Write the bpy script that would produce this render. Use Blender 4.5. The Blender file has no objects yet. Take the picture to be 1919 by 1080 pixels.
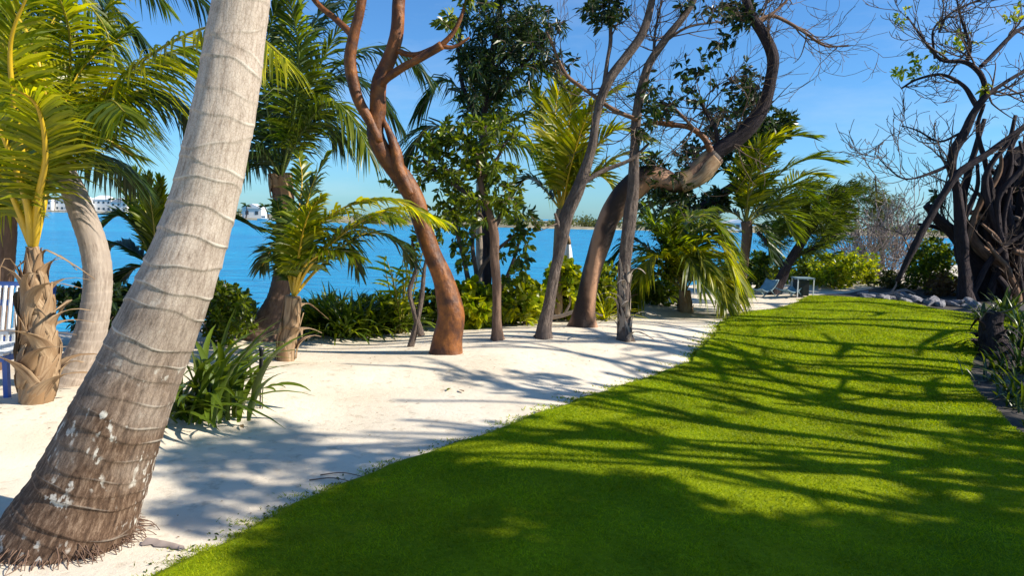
import bpy, math
import numpy as np
from mathutils import Matrix, Vector

S = bpy.context.scene
R = math.radians
# ------------------------------------------------------------------ camera
F_PX, CX, CY = 1386.0, 959.5, 540.0
CAM = np.array([0.0, 0.0, 1.7])
p_, a_ = R(5.4), R(1.4)
Fv = np.array([0, math.cos(p_), -math.sin(p_)])
R0 = np.array([1.0, 0, 0]); U0 = np.array([0, math.sin(p_), math.cos(p_)])
Rv = R0 * math.cos(a_) + U0 * math.sin(a_)
Uv = -R0 * math.sin(a_) + U0 * math.cos(a_)
cam = bpy.data.cameras.new('camera'); cam.lens = 36 * F_PX / 1919.0; cam.sensor_width = 36
cam.clip_start = 0.05; cam.clip_end = 12000
camo = bpy.data.objects.new('camera', cam); S.collection.objects.link(camo)
camo.matrix_world = Matrix(((Rv[0], Uv[0], -Fv[0], CAM[0]), (Rv[1], Uv[1], -Fv[1], CAM[1]),
                            (Rv[2], Uv[2], -Fv[2], CAM[2]), (0, 0, 0, 1)))
S.camera = camo
# ------------------------------------------------------------------ light
SUN_EL = R(36.0)
sh = np.array([0.985, -0.17]); sh /= np.linalg.norm(sh)      # towards the sun on the ground
SUN = np.array([sh[0] * math.cos(SUN_EL), sh[1] * math.cos(SUN_EL), math.sin(SUN_EL)])
w = bpy.data.worlds.new('World'); S.world = w; w.use_nodes = True
nt = w.node_tree; nt.nodes.clear()
sky = nt.nodes.new('ShaderNodeTexSky'); sky.sky_type = 'NISHITA'; sky.sun_disc = False
sky.sun_elevation = SUN_EL; sky.sun_rotation = math.atan2(sh[0], sh[1])
sky.air_density = 1.0; sky.dust_density = 0.4; sky.ozone_density = 2.0; sky.altitude = 0
bg = nt.nodes.new('ShaderNodeBackground'); bg.inputs[1].default_value = 0.08
wo = nt.nodes.new('ShaderNodeOutputWorld')
hs_ = nt.nodes.new('ShaderNodeHueSaturation'); hs_.inputs['Saturation'].default_value = 0.98
tint = nt.nodes.new('ShaderNodeMix'); tint.data_type = 'RGBA'; tint.blend_type = 'MULTIPLY'; tint.inputs[0].default_value = 1.0
tint.inputs[7].default_value = (0.50, 0.93, 1.36, 1)
tcw = nt.nodes.new('ShaderNodeTexCoord'); mpw = nt.nodes.new('ShaderNodeMapping'); mpw.inputs['Scale'].default_value = (2.2, 2.2, 9); nzw = nt.nodes.new('ShaderNodeTexNoise'); nzw.inputs['Scale'].default_value = 1.6; nzw.inputs['Detail'].default_value = 7; nzw.inputs['Roughness'].default_value = .62
nt.links.new(tcw.outputs['Generated'], mpw.inputs[0]); nt.links.new(mpw.outputs[0], nzw.inputs['Vector'])
cw = nt.nodes.new('ShaderNodeMapRange'); cw.inputs[1].default_value = .50; cw.inputs[2].default_value = .78; cw.inputs[3].default_value = 0; cw.inputs[4].default_value = .22; nt.links.new(nzw.outputs[0], cw.inputs[0])
wisp = nt.nodes.new('ShaderNodeMix'); wisp.data_type = 'RGBA'; wisp.inputs[7].default_value = (6.5, 7.4, 8.2, 1); nt.links.new(cw.outputs[0], wisp.inputs[0]); nt.links.new(tint.outputs[2], wisp.inputs[6])
nt.links.new(sky.outputs[0], hs_.inputs['Color']); nt.links.new(hs_.outputs[0], tint.inputs[6]); nt.links.new(wisp.outputs[2], bg.inputs[0]); nt.links.new(bg.outputs[0], wo.inputs[0])
sl = bpy.data.lights.new('sun', 'SUN'); sl.energy = 5.0; sl.angle = R(0.53); sl.color = (1.0, 0.92, 0.79)
so = bpy.data.objects.new('sun', sl); S.collection.objects.link(so)
so.rotation_euler = Vector(SUN).to_track_quat('Z', 'Y').to_euler()
so.location = (20, -10, 30)
S.view_settings.view_transform = 'Standard'; S.view_settings.look = 'None'
S.view_settings.exposure = 0.68; S.view_settings.gamma = 1.0; S.view_settings.use_curve_mapping = False
S.render.engine = 'CYCLES'
S.cycles.max_bounces = 6; S.cycles.diffuse_bounces = 3; S.cycles.glossy_bounces = 2
S.cycles.transmission_bounces = 4; S.cycles.transparent_max_bounces = 4
S.cycles.caustics_reflective = False; S.cycles.caustics_refractive = False
S.cycles.use_denoising = True

# ------------------------------------------------------------------ helpers: space
def nrm(v):
    v = np.asarray(v, float); return v / np.maximum(np.linalg.norm(v, axis=-1, keepdims=True), 1e-9)
def ray(px, py):
    return Fv + Rv * ((px - CX) / F_PX) + Uv * ((CY - py) / F_PX)
def P(px, py, Y):
    d = ray(px, py); return CAM + d * (Y / d[1])
def smooth(a, b, x):
    t = np.clip((x - a) / (b - a), 0, 1); return t * t * (3 - 2 * t)
WATER_Z = -2.0
def shore_s(x, y):
    return (x + 2.9) * -0.68 + (y - 10.2) * 0.733
def hgt(x, y):
    x = np.asarray(x, float); y = np.asarray(y, float)
    s = shore_s(x, y)
    z = 0.05 * np.sin(x * 0.9 + y * 0.55 + 1.0) * np.sin(y * 0.8 - x * 0.35) + 0.025 * np.sin(x * 2.1 - y * 1.3) * np.sin(y * 1.7 + 0.5)
    z = z * (1 - smooth(20, 30, np.hypot(x, y)))
    z = z + 0.16 * np.exp(-((s + 2.6) / 1.3) ** 2) * (1 - smooth(9, 14, y)) * smooth(2.5, 5, y)
    z = z - 0.32 * smooth(-0.5, 6.0, x) * (1 - smooth(7.5, 13, y)) * smooth(-4, 1, y)
    z = z - 2.9 * smooth(2.0, 9.0, s)
    return z
def G(px, py):
    d = ray(px, py); z = 0.0
    for _ in range(12):
        t = (z - CAM[2]) / d[2]; q = CAM + d * t; z = float(hgt(q[0], q[1]))
    return np.array([q[0], q[1], z])
def GY(px, Y):
    """ground point below picture column px at distance Y"""
    q = P(px, 540, Y); return np.array([q[0], q[1], float(hgt(q[0], q[1]))])
def cat(pts, n):
    """Catmull-Rom through pts (K,D) resampled to n points, even in length"""
    p = np.asarray(pts, float)
    if len(p) == 2:
        t = np.linspace(0, 1, n)[:, None]; return p[0] * (1 - t) + p[1] * t
    q = np.vstack([2 * p[0] - p[1], p, 2 * p[-1] - p[-2]])
    out = []
    for i in range(1, len(q) - 2):
        t = np.linspace(0, 1, 24, endpoint=False)[:, None]
        a, b, c, d = q[i - 1], q[i], q[i + 1], q[i + 2]
        out.append(0.5 * ((2 * b) + (-a + c) * t + (2 * a - 5 * b + 4 * c - d) * t ** 2 + (-a + 3 * b - 3 * c + d) * t ** 3))
    out.append(p[-1:]); o = np.vstack(out)
    L = np.concatenate([[0], np.cumsum(np.linalg.norm(np.diff(o[:, :3], axis=0), axis=1))])
    u = np.linspace(0, L[-1], n)
    return np.stack([np.interp(u, L, o[:, k]) for k in range(o.shape[1])], 1)

# ------------------------------------------------------------------ helpers: mesh
COL = S.collection
class MB:
    def __init__(s): s.v = []; s.f = []; s.t = []; s.n = 0
    def add(s, v, faces, tc=None):
        v = np.asarray(v, float).reshape(-1, 3)
        s.v.append(v); s.t.append(v if tc is None else np.asarray(tc, float).reshape(-1, 3))
        for f in (faces if isinstance(faces, list) else [faces]):
            s.f.append(np.asarray(f, np.int64) + s.n)
        s.n += len(v); return s
    def mesh(s, name, origin=(0, 0, 0), smooth_=True):
        me = bpy.data.meshes.new(name)
        v = np.vstack(s.v) - np.asarray(origin)
        me.vertices.add(len(v)); me.vertices.foreach_set('co', v.astype(np.float32).ravel())
        tot = np.concatenate([np.full(len(f), f.shape[1]) for f in s.f]); st = np.concatenate([[0], np.cumsum(tot)[:-1]])
        li = np.concatenate([f.ravel() for f in s.f])
        me.loops.add(len(li)); me.loops.foreach_set('vertex_index', li.astype(np.int32))
        me.polygons.add(len(tot)); me.polygons.foreach_set('loop_start', st.astype(np.int32))
        try: me.polygons.foreach_set('loop_total', tot.astype(np.int32))
        except Exception: pass
        me.polygons.foreach_set('use_smooth', np.full(len(tot), smooth_))
        at = me.attributes.new('tc', 'FLOAT_VECTOR', 'POINT'); at.data.foreach_set('vector', np.vstack(s.t).astype(np.float32).ravel())
        me.update(calc_edges=True); me.validate(); return me
    def build(s, name, mat, parent=None, origin=None, smooth_=True, **pr):
        if origin is None: origin = org(parent) if parent is not None else (0, 0, 0)
        me = s.mesh(name, origin, smooth_); me.materials.append(mat)
        return link(name, me, parent, None if parent is not None else origin, **pr)
def org(o):
    q = np.zeros(3)
    while o is not None:
        q = q + np.array(o.location); o = o.parent
    return q
def link(name, me, parent=None, loc=None, **pr):
    o = bpy.data.objects.new(name, me); COL.objects.link(o)
    if parent is not None: o.parent = parent
    if loc is not None: o.location = loc
    for k, v in pr.items(): o[k] = v
    return o
def thing(name, label, cat_, loc, group=None):
    o = bpy.data.objects.new(name, None); COL.objects.link(o); o.location = loc; o.empty_display_size = 0.1
    o['label'] = label; o['category'] = cat_
    if group: o['group'] = group
    return o
def tag(o, label, cat_, group=None):
    o['label'] = label; o['category'] = cat_
    if group: o['group'] = group
    return o
def frames(p):
    T = nrm(np.gradient(p, axis=0))
    ref = np.array([0.3, 0.9, 0.1]) if abs(T[0][2]) > 0.6 else np.array([0, 0, 1.0])
    N = nrm(np.cross(T[0], ref)); Ns = []
    for i in range(len(p)):
        N = nrm(N - T[i] * np.dot(N, T[i])); Ns.append(N)
    Ns = np.array(Ns); return T, Ns, np.cross(T, Ns)
def tube(mb, p, r, seg=8, rf=None, cap=True):
    """tube along p with radii r; rf(theta, along) multiplies the radius"""
    p = np.asarray(p, float); n = len(p); r = np.broadcast_to(np.asarray(r, float), (n,))
    T, A, B = frames(p)
    th = np.linspace(0, 2 * math.pi, seg, endpoint=False)
    L = np.concatenate([[0], np.cumsum(np.linalg.norm(np.diff(p, axis=0), axis=1))])
    rr = np.repeat(r[:, None], seg, 1)
    if rf is not None: rr = rr * rf(th[None, :], L[:, None])
    v = p[:, None] + rr[..., None] * (A[:, None] * np.cos(th)[None, :, None] + B[:, None] * np.sin(th)[None, :, None])
    tc = np.stack([rr * np.cos(th), rr * np.sin(th), np.repeat(L[:, None], seg, 1)], -1)
    i = np.arange(n - 1)[:, None] * seg; j = np.arange(seg)[None]; k = (j + 1) % seg
    f = np.stack([i + j, i + k, i + seg + k, i + seg + j], -1).reshape(-1, 4)
    fs = [f]
    if cap: fs += [np.arange(seg)[None, ::-1], (np.arange(seg) + (n - 1) * seg)[None]]
    mb.add(v, fs, tc)
def box(mb, c, sz, M=None):
    v = np.array([[x, y, z] for x in (-.5, .5) for y in (-.5, .5) for z in (-.5, .5)]) * np.asarray(sz)
    if M is not None: v = v @ np.asarray(M).T
    f = np.array([[0, 1, 3, 2], [4, 6, 7, 5], [0, 4, 5, 1], [2, 3, 7, 6], [0, 2, 6, 4], [1, 5, 7, 3]])
    mb.add(v + np.asarray(c), f)
def pts(lst, Y=None, dY=0.0):
    """[(px,py[,Y])] -> world points"""
    out = []
    for i, q in enumerate(lst):
        y = q[2] if len(q) > 2 else Y + dY * i / max(1, len(lst) - 1)
        out.append(P(q[0], q[1], y))
    return np.array(out)
def px2m(Y): return Y / F_PX

# ------------------------------------------------------------------ materials
def newmat(name):
    m = bpy.data.materials.new(name); m.use_nodes = True; n = m.node_tree; n.nodes.clear()
    out = n.nodes.new('ShaderNodeOutputMaterial'); return m, n, out
def nd(n, t, **kw):
    x = n.nodes.new(t)
    for k, v in kw.items():
        if k.startswith('i_'):
            x.inputs[int(k[2:]) if k[2:].isdigit() else k[2:].replace('_', ' ')].default_value = v
        else: setattr(x, k, v)
    return x
def ramp(n, stops):
    x = n.nodes.new('ShaderNodeValToRGB'); e = x.color_ramp.elements
    while len(e) < len(stops): e.new(0.5)
    for el, (pos, c) in zip(e, stops): el.position = pos; el.color = (*c, 1) if len(c) == 3 else c
    return x
def leafmat(name, dark, light, trans=0.35, rough=0.45, tcol=None, spec=0.4):
    m, n, out = newmat(name)
    g = nd(n, 'ShaderNodeNewGeometry'); r = ramp(n, [(0.0, dark), (0.55, tuple((a + b) / 2 for a, b in zip(dark, light))), (1.0, light)])
    n.links.new(g.outputs['Random Per Island'], r.inputs[0])
    nz = nd(n, 'ShaderNodeTexNoise'); nz.inputs['Scale'].default_value = 2.2
    tc = nd(n, 'ShaderNodeTexCoord'); n.links.new(tc.outputs['Object'], nz.inputs['Vector'])
    hs = nd(n, 'ShaderNodeHueSaturation'); n.links.new(r.outputs[0], hs.inputs['Color']); hs.inputs['Saturation'].default_value = 1.0
    mr = nd(n, 'ShaderNodeMapRange'); mr.inputs[1].default_value = .3; mr.inputs[2].default_value = .7; mr.inputs[3].default_value = 0.65; mr.inputs[4].default_value = 1.35
    n.links.new(nz.outputs[0], mr.inputs[0]); n.links.new(mr.outputs[0], hs.inputs['Value'])
    b = nd(n, 'ShaderNodeBsdfPrincipled'); b.inputs['Roughness'].default_value = rough; b.inputs['Specular IOR Level'].default_value = spec
    n.links.new(hs.outputs[0], b.inputs['Base Color'])
    t = nd(n, 'ShaderNodeBsdfTranslucent')
    mx = nd(n, 'ShaderNodeMix', data_type='RGBA', blend_type='MULTIPLY'); mx.inputs[0].default_value = 1
    n.links.new(hs.outputs[0], mx.inputs[6]); mx.inputs[7].default_value = (*(tcol or (2.2, 2.0, 0.5)), 1)
    n.links.new(mx.outputs[2], t.inputs[0])
    ms = nd(n, 'ShaderNodeMixShader'); ms.inputs[0].default_value = trans
    n.links.new(b.outputs[0], ms.inputs[1]); n.links.new(t.outputs[0], ms.inputs[2]); n.links.new(ms.outputs[0], out.inputs[0])
    return m
def barkmat(name, c0, c1, c2=None, stretch=(30, 30, 5), rough=0.85, bump=0.5, dist=0.01, patch=4.0, spec=0.2):
    m, n, out = newmat(name)
    at = nd(n, 'ShaderNodeAttribute', attribute_name='tc')
    mp = nd(n, 'ShaderNodeMapping'); mp.inputs['Scale'].default_value = stretch; n.links.new(at.outputs['Vector'], mp.inputs[0])
    nz = nd(n, 'ShaderNodeTexNoise'); nz.inputs['Scale'].default_value = 1; nz.inputs['Detail'].default_value = 6; nz.inputs['Roughness'].default_value = .65
    n.links.new(mp.outputs[0], nz.inputs['Vector'])
    n2 = nd(n, 'ShaderNodeTexNoise'); n2.inputs['Scale'].default_value = patch; n2.inputs['Detail'].default_value = 4
    n.links.new(at.outputs['Vector'], n2.inputs['Vector'])
    r = ramp(n, [(0.3, c0), (0.7, c1)]); n.links.new(nz.outputs[0], r.inputs[0])
    r2 = ramp(n, [(0.45, (0, 0, 0)), (0.65, (1, 1, 1))]); n.links.new(n2.outputs[0], r2.inputs[0])
    mx = nd(n, 'ShaderNodeMix', data_type='RGBA'); n.links.new(r2.outputs[0], mx.inputs[0]); n.links.new(r.outputs[0], mx.inputs[6])
    mx.inputs[7].default_value = (*(c2 or c1), 1)
    b = nd(n, 'ShaderNodeBsdfPrincipled'); b.inputs['Roughness'].default_value = rough; b.inputs['Specular IOR Level'].default_value = spec
    n.links.new(mx.outputs[2], b.inputs['Base Color'])
    bp = nd(n, 'ShaderNodeBump'); bp.inputs['Strength'].default_value = bump; bp.inputs['Distance'].default_value = dist
    n.links.new(nz.outputs[0], bp.inputs['Height']); n.links.new(bp.outputs[0], b.inputs['Normal'])
    n.links.new(b.outputs[0], out.inputs[0]); return m
def plain(name, c, rough=0.6, metal=0.0, var=0.15, scale=8.0, spec=0.5):
    m, n, out = newmat(name)
    tc = nd(n, 'ShaderNodeTexCoord'); nz = nd(n, 'ShaderNodeTexNoise'); nz.inputs['Scale'].default_value = scale; nz.inputs['Detail'].default_value = 5
    n.links.new(tc.outputs['Object'], nz.inputs['Vector'])
    r = ramp(n, [(0.3, tuple(x * (1 - var) for x in c)), (0.7, tuple(min(1, x * (1 + var)) for x in c))]); n.links.new(nz.outputs[0], r.inputs[0])
    b = nd(n, 'ShaderNodeBsdfPrincipled'); b.inputs['Roughness'].default_value = rough; b.inputs['Metallic'].default_value = metal; b.inputs['Specular IOR Level'].default_value = spec
    n.links.new(r.outputs[0], b.inputs['Base Color']); n.links.new(b.outputs[0], out.inputs[0]); return m

M = {}
M['palm'] = leafmat('palm_green', (0.03, 0.062, 0.005), (0.19, 0.22, 0.010), 0.44, 0.35, (2.0, 2.05, .4))
M['palm_yellow'] = leafmat('palm_yellow_green', (0.085, 0.125, 0.005), (0.42, 0.38, 0.010), 0.52, 0.33, (2.0, 2.0, 0.4))
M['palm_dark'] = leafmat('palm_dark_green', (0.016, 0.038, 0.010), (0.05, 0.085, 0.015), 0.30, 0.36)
M['dry'] = leafmat('dry_palm_leaf', (0.16, 0.10, 0.05), (0.34, 0.24, 0.13), 0.2, 0.7, (1.2, 1, .7))
M['rib'] = plain('frond_midrib', (0.26, 0.22, 0.03), 0.4)
M['rib_yellow'] = plain('yellow_petiole', (0.55, 0.36, 0.02), 0.4)
M['rib_green'] = plain('green_petiole', (0.10, 0.14, 0.025), 0.4)
M['leaf'] = leafmat('broad_leaf', (0.022, 0.05, 0.006), (0.17, 0.22, 0.012), 0.40, 0.33)
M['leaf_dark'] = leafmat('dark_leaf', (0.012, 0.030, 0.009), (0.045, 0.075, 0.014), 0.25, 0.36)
M['leaf_lime'] = leafmat('lime_leaf', (0.06, 0.12, 0.005), (0.38, 0.40, 0.012), 0.45, 0.34)
M['leaf_olive'] = leafmat('olive_leaf', (0.035, 0.05, 0.015), (0.12, 0.13, 0.03), 0.3, 0.5)
M['leaf_feather'] = leafmat('feather_leaf', (0.04, 0.075, 0.008), (0.16, 0.21, 0.012), 0.38, 0.5)
M['leaf_red'] = leafmat('reddish_leaf', (0.10, 0.04, 0.02), (0.22, 0.13, 0.05), 0.3, 0.5)
M['strap'] = leafmat('strap_leaf', (0.030, 0.065, 0.008), (0.13, 0.18, 0.018), 0.32, 0.3)
M['far_leaf'] = leafmat('far_shore_leaf', (0.07, 0.10, 0.03), (0.16, 0.17, 0.06), 0.2, 0.8)
M['bark_grey'] = barkmat('grey_bark', (0.055, 0.04, 0.035), (0.26, 0.20, 0.165), (0.11, 0.085, 0.075), (34, 34, 9), bump=1.0, dist=.05, patch=5)
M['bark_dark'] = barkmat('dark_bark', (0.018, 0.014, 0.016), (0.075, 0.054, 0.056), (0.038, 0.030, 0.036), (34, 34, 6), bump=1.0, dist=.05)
M['bark_tan'] = barkmat('tan_bark', (0.07, 0.038, 0.024), (0.36, 0.22, 0.14), (0.14, 0.08, 0.055), (20, 20, 3), bump=.9, dist=.025, patch=3)
M['bark_red'] = barkmat('copper_bark', (0.07, 0.024, 0.012), (0.34, 0.12, 0.025), (0.06, 0.024, 0.014), (10, 10, 7), 0.5, 0.8, 0.025, 5.0, 0.35)
M['bark_palm'] = barkmat('palm_bark', (0.20, 0.155, 0.12), (0.46, 0.38, 0.31), (0.34, 0.28, 0.23), (45, 45, 8), bump=.5)
M['bark_brown'] = barkmat('brown_palm_bark', (0.085, 0.05, 0.035), (0.26, 0.165, 0.115), (0.15, 0.095, 0.07), (45, 45, 8), bump=.6)
M['boot'] = barkmat('leaf_sheath', (0.13, 0.07, 0.035), (0.50, 0.36, 0.22), (0.27, 0.165, 0.085), (50, 50, 3), bump=.5, rough=.7)
M['twig'] = plain('twig_bark', (0.13, 0.085, 0.06), 0.85)
M['twig_pale'] = plain('pale_twig_bark', (0.30, 0.24, 0.21), 0.9)

# trunk of the foreground coconut palm: pale grey, weathered brown stains and lichen low down
def coconut_mat():
    m, n, out = newmat('coconut_trunk')
    at = nd(n, 'ShaderNodeAttribute', attribute_name='tc')
    mp = nd(n, 'ShaderNodeMapping'); mp.inputs['Scale'].default_value = (48, 48, 9); n.links.new(at.outputs['Vector'], mp.inputs[0])
    nz = nd(n, 'ShaderNodeTexNoise'); nz.inputs['Scale'].default_value = 1; nz.inputs['Detail'].default_value = 7; nz.inputs['Roughness'].default_value = .7
    n.links.new(mp.outputs[0], nz.inputs['Vector'])
    fine = ramp(n, [(0.28, (0.25, 0.19, 0.145)), (0.5, (0.47, 0.39, 0.32)), (0.75, (0.56, 0.48, 0.40))]); n.links.new(nz.outputs[0], fine.inputs[0])
    brown = ramp(n, [(0.3, (0.03, 0.018, 0.012)), (0.5, (0.12, 0.072, 0.045)), (0.72, (0.30, 0.21, 0.145))]); n.links.new(nz.outputs[0], brown.inputs[0])
    sx = nd(n, 'ShaderNodeSeparateXYZ'); n.links.new(at.outputs['Vector'], sx.inputs[0])
    n2 = nd(n, 'ShaderNodeTexNoise'); n2.inputs['Scale'].default_value = 4; n2.inputs['Detail'].default_value = 5; n.links.new(at.outputs['Vector'], n2.inputs['Vector'])
    ad = nd(n, 'ShaderNodeMath', operation='MULTIPLY_ADD'); ad.inputs[1].default_value = 1.6; n.links.new(n2.outputs[0], ad.inputs[0])
    ng = nd(n, 'ShaderNodeMath', operation='MULTIPLY'); ng.inputs[1].default_value = -0.80; n.links.new(sx.outputs[2], ng.inputs[0])
    n.links.new(ng.outputs[0], ad.inputs[2])
    st = nd(n, 'ShaderNodeMapRange'); st.inputs[1].default_value = -0.85; st.inputs[2].default_value = 0.35; n.links.new(ad.outputs[0], st.inputs[0])
    mx = nd(n, 'ShaderNodeMix', data_type='RGBA'); n.links.new(st.outputs[0], mx.inputs[0]); n.links.new(fine.outputs[0], mx.inputs[6]); n.links.new(brown.outputs[0], mx.inputs[7])
    # lichen flecks, only on stained wood
    mp2 = nd(n, 'ShaderNodeMapping'); mp2.inputs['Scale'].default_value = (30, 30, 16); n.links.new(at.outputs['Vector'], mp2.inputs[0])
    vo = nd(n, 'ShaderNodeTexNoise'); vo.inputs['Scale'].default_value = 1.0; vo.inputs['Detail'].default_value = 3; n.links.new(mp2.outputs[0], vo.inputs['Vector'])
    n3 = nd(n, 'ShaderNodeTexNoise'); n3.inputs['Scale'].default_value = 6; n.links.new(at.outputs['Vector'], n3.inputs['Vector'])
    lr = ramp(n, [(0.56, (0, 0, 0)), (0.62, (1, 1, 1))]); n.links.new(vo.outputs[0], lr.inputs[0])
    lr3 = ramp(n, [(0.52, (0, 0, 0)), (0.60, (1, 1, 1))]); n.links.new(n3.outputs[0], lr3.inputs[0])
    mu = nd(n, 'ShaderNodeMath', operation='MULTIPLY'); n.links.new(lr.outputs[0], mu.inputs[0]); n.links.new(lr3.outputs[0], mu.inputs[1])
    mu2 = nd(n, 'ShaderNodeMath', operation='MULTIPLY'); n.links.new(mu.outputs[0], mu2.inputs[0]); n.links.new(st.outputs[0], mu2.inputs[1])
    mx2 = nd(n, 'ShaderNodeMix', data_type='RGBA'); n.links.new(mu2.outputs[0], mx2.inputs[0]); n.links.new(mx.outputs[2], mx2.inputs[6]); mx2.inputs[7].default_value = (0.58, 0.54, 0.47, 1)
    # hairline cracks between the scars
    mp4 = nd(n, 'ShaderNodeMapping'); mp4.inputs['Scale'].default_value = (62, 62, 48); n.links.new(at.outputs['Vector'], mp4.inputs[0])
    wob = nd(n, 'ShaderNodeMix', data_type='RGBA', blend_type='ADD'); wob.inputs[0].default_value = .5; n.links.new(mp4.outputs[0], wob.inputs[6]); n.links.new(n2.outputs['Color'], wob.inputs[7])
    v4 = nd(n, 'ShaderNodeTexVoronoi', feature='DISTANCE_TO_EDGE'); v4.inputs['Scale'].default_value = 1.0; n.links.new(wob.outputs[2], v4.inputs['Vector'])
    ck = ramp(n, [(0.0, (.74, .71, .68)), (0.10, (1, 1, 1))]); n.links.new(v4.outputs['Distance'], ck.inputs[0])
    mx3 = nd(n, 'ShaderNodeMix', data_type='RGBA', blend_type='MULTIPLY'); mx3.inputs[0].default_value = 1; n.links.new(mx2.outputs[2], mx3.inputs[6]); n.links.new(ck.outputs[0], mx3.inputs[7])
    ge = nd(n, 'ShaderNodeAttribute', attribute_name='lip'); pr = ramp(n, [(0.3, (0, 0, 0)), (0.9, (.85, .85, .85))]); n.links.new(ge.outputs['Fac'], pr.inputs[0])
    mx4 = nd(n, 'ShaderNodeMix', data_type='RGBA'); n.links.new(pr.outputs[0], mx4.inputs[0]); n.links.new(mx3.outputs[2], mx4.inputs[6]); mx4.inputs[7].default_value = (0.70, 0.63, 0.54, 1)
    b = nd(n, 'ShaderNodeBsdfPrincipled'); b.inputs['Roughness'].default_value = .85; b.inputs['Specular IOR Level'].default_value = .2
    n.links.new(mx4.outputs[2], b.inputs['Base Color'])
    bp = nd(n, 'ShaderNodeBump'); bp.inputs['Strength'].default_value = .7; bp.inputs['Distance'].default_value = .008
    n.links.new(nz.outputs[0], bp.inputs['Height']); n.links.new(bp.outputs[0], b.inputs['Normal'])
    n.links.new(b.outputs[0], out.inputs[0]); return m
M['coconut'] = coconut_mat()
def twist_mat():
    m, n, out = newmat('twisted_bark'); at = nd(n, 'ShaderNodeAttribute', attribute_name='tc'); sx = nd(n, 'ShaderNodeSeparateXYZ'); n.links.new(at.outputs['Vector'], sx.inputs[0])
    an = nd(n, 'ShaderNodeMath', operation='ARCTAN2'); n.links.new(sx.outputs[1], an.inputs[0]); n.links.new(sx.outputs[0], an.inputs[1])
    a2 = nd(n, 'ShaderNodeMath', operation='MULTIPLY'); a2.inputs[1].default_value = 2; n.links.new(an.outputs[0], a2.inputs[0])
    l2 = nd(n, 'ShaderNodeMath', operation='MULTIPLY_ADD'); l2.inputs[1].default_value = 3.4; n.links.new(sx.outputs[2], l2.inputs[0]); n.links.new(a2.outputs[0], l2.inputs[2])
    nz = nd(n, 'ShaderNodeTexNoise'); nz.inputs['Scale'].default_value = 6; nz.inputs['Detail'].default_value = 6; n.links.new(at.outputs['Vector'], nz.inputs['Vector'])
    wb = nd(n, 'ShaderNodeMath', operation='MULTIPLY_ADD'); wb.inputs[1].default_value = 2.2; n.links.new(nz.outputs[0], wb.inputs[0]); n.links.new(l2.outputs[0], wb.inputs[2])
    sn = nd(n, 'ShaderNodeMath', operation='SINE'); n.links.new(wb.outputs[0], sn.inputs[0])
    mr = nd(n, 'ShaderNodeMapRange'); mr.inputs[1].default_value = -1; mr.inputs[2].default_value = 1; n.links.new(sn.outputs[0], mr.inputs[0])
    r = ramp(n, [(0.15, (.035, .022, .017)), (.5, (.12, .065, .04)), (.85, (.40, .22, .13))]); n.links.new(mr.outputs[0], r.inputs[0])
    n2 = nd(n, 'ShaderNodeTexNoise'); n2.inputs['Scale'].default_value = 40; n2.inputs['Detail'].default_value = 5; n.links.new(at.outputs['Vector'], n2.inputs['Vector'])
    b = nd(n, 'ShaderNodeBsdfPrincipled'); b.inputs['Roughness'].default_value = .6; b.inputs['Specular IOR Level'].default_value = .3; n.links.new(r.outputs[0], b.inputs['Base Color'])
    ad = nd(n, 'ShaderNodeMath', operation='MULTIPLY_ADD'); ad.inputs[1].default_value = .25; n.links.new(n2.outputs[0], ad.inputs[0]); n.links.new(mr.outputs[0], ad.inputs[2])
    bp = nd(n, 'ShaderNodeBump'); bp.inputs['Strength'].default_value = .8; bp.inputs['Distance'].default_value = .03; n.links.new(ad.outputs[0], bp.inputs['Height']); n.links.new(bp.outputs[0], b.inputs['Normal'])
    n.links.new(b.outputs[0], out.inputs[0]); return m
M['bark_twist'] = twist_mat()

def sand_mat():
    m, n, out = newmat('white_sand')
    tc = nd(n, 'ShaderNodeNewGeometry')
    n1 = nd(n, 'ShaderNodeTexNoise'); n1.inputs['Scale'].default_value = 1.1; n1.inputs['Detail'].default_value = 6
    n2 = nd(n, 'ShaderNodeTexNoise'); n2.inputs['Scale'].default_value = 9; n2.inputs['Detail'].default_value = 8; n2.inputs['Roughness'].default_value = .7
    n3 = nd(n, 'ShaderNodeTexNoise'); n3.inputs['Scale'].default_value = 160; n3.inputs['Detail'].default_value = 2
    for x in (n1, n2, n3): n.links.new(tc.outputs['Position'], x.inputs['Vector'])
    r = ramp(n, [(0.3, (0.62, 0.53, 0.41)), (0.65, (0.76, 0.68, 0.55))]); n.links.new(n1.outputs[0], r.inputs[0])
    r2 = ramp(n, [(0.30, (0.70, 0.67, 0.63)), (0.46, (1, 1, 1))]); n.links.new(n2.outputs[0], r2.inputs[0])
    mx = nd(n, 'ShaderNodeMix', data_type='RGBA', blend_type='MULTIPLY'); mx.inputs[0].default_value = 1; n.links.new(r.outputs[0], mx.inputs[6]); n.links.new(r2.outputs[0], mx.inputs[7])
    b = nd(n, 'ShaderNodeBsdfPrincipled'); b.inputs['Roughness'].default_value = .95; b.inputs['Specular IOR Level'].default_value = .1
    n.links.new(mx.outputs[2], b.inputs['Base Color'])
    ad = nd(n, 'ShaderNodeMath', operation='MULTIPLY_ADD'); ad.inputs[1].default_value = .12; n.links.new(n3.outputs[0], ad.inputs[0]); n.links.new(n2.outputs[0], ad.inputs[2])
    bp = nd(n, 'ShaderNodeBump'); bp.inputs['Strength'].default_value = .35; bp.inputs['Distance'].default_value = .045
    n.links.new(ad.outputs[0], bp.inputs['Height']); n.links.new(bp.outputs[0], b.inputs['Normal'])
    n.links.new(b.outputs[0], out.inputs[0]); return m
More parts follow.
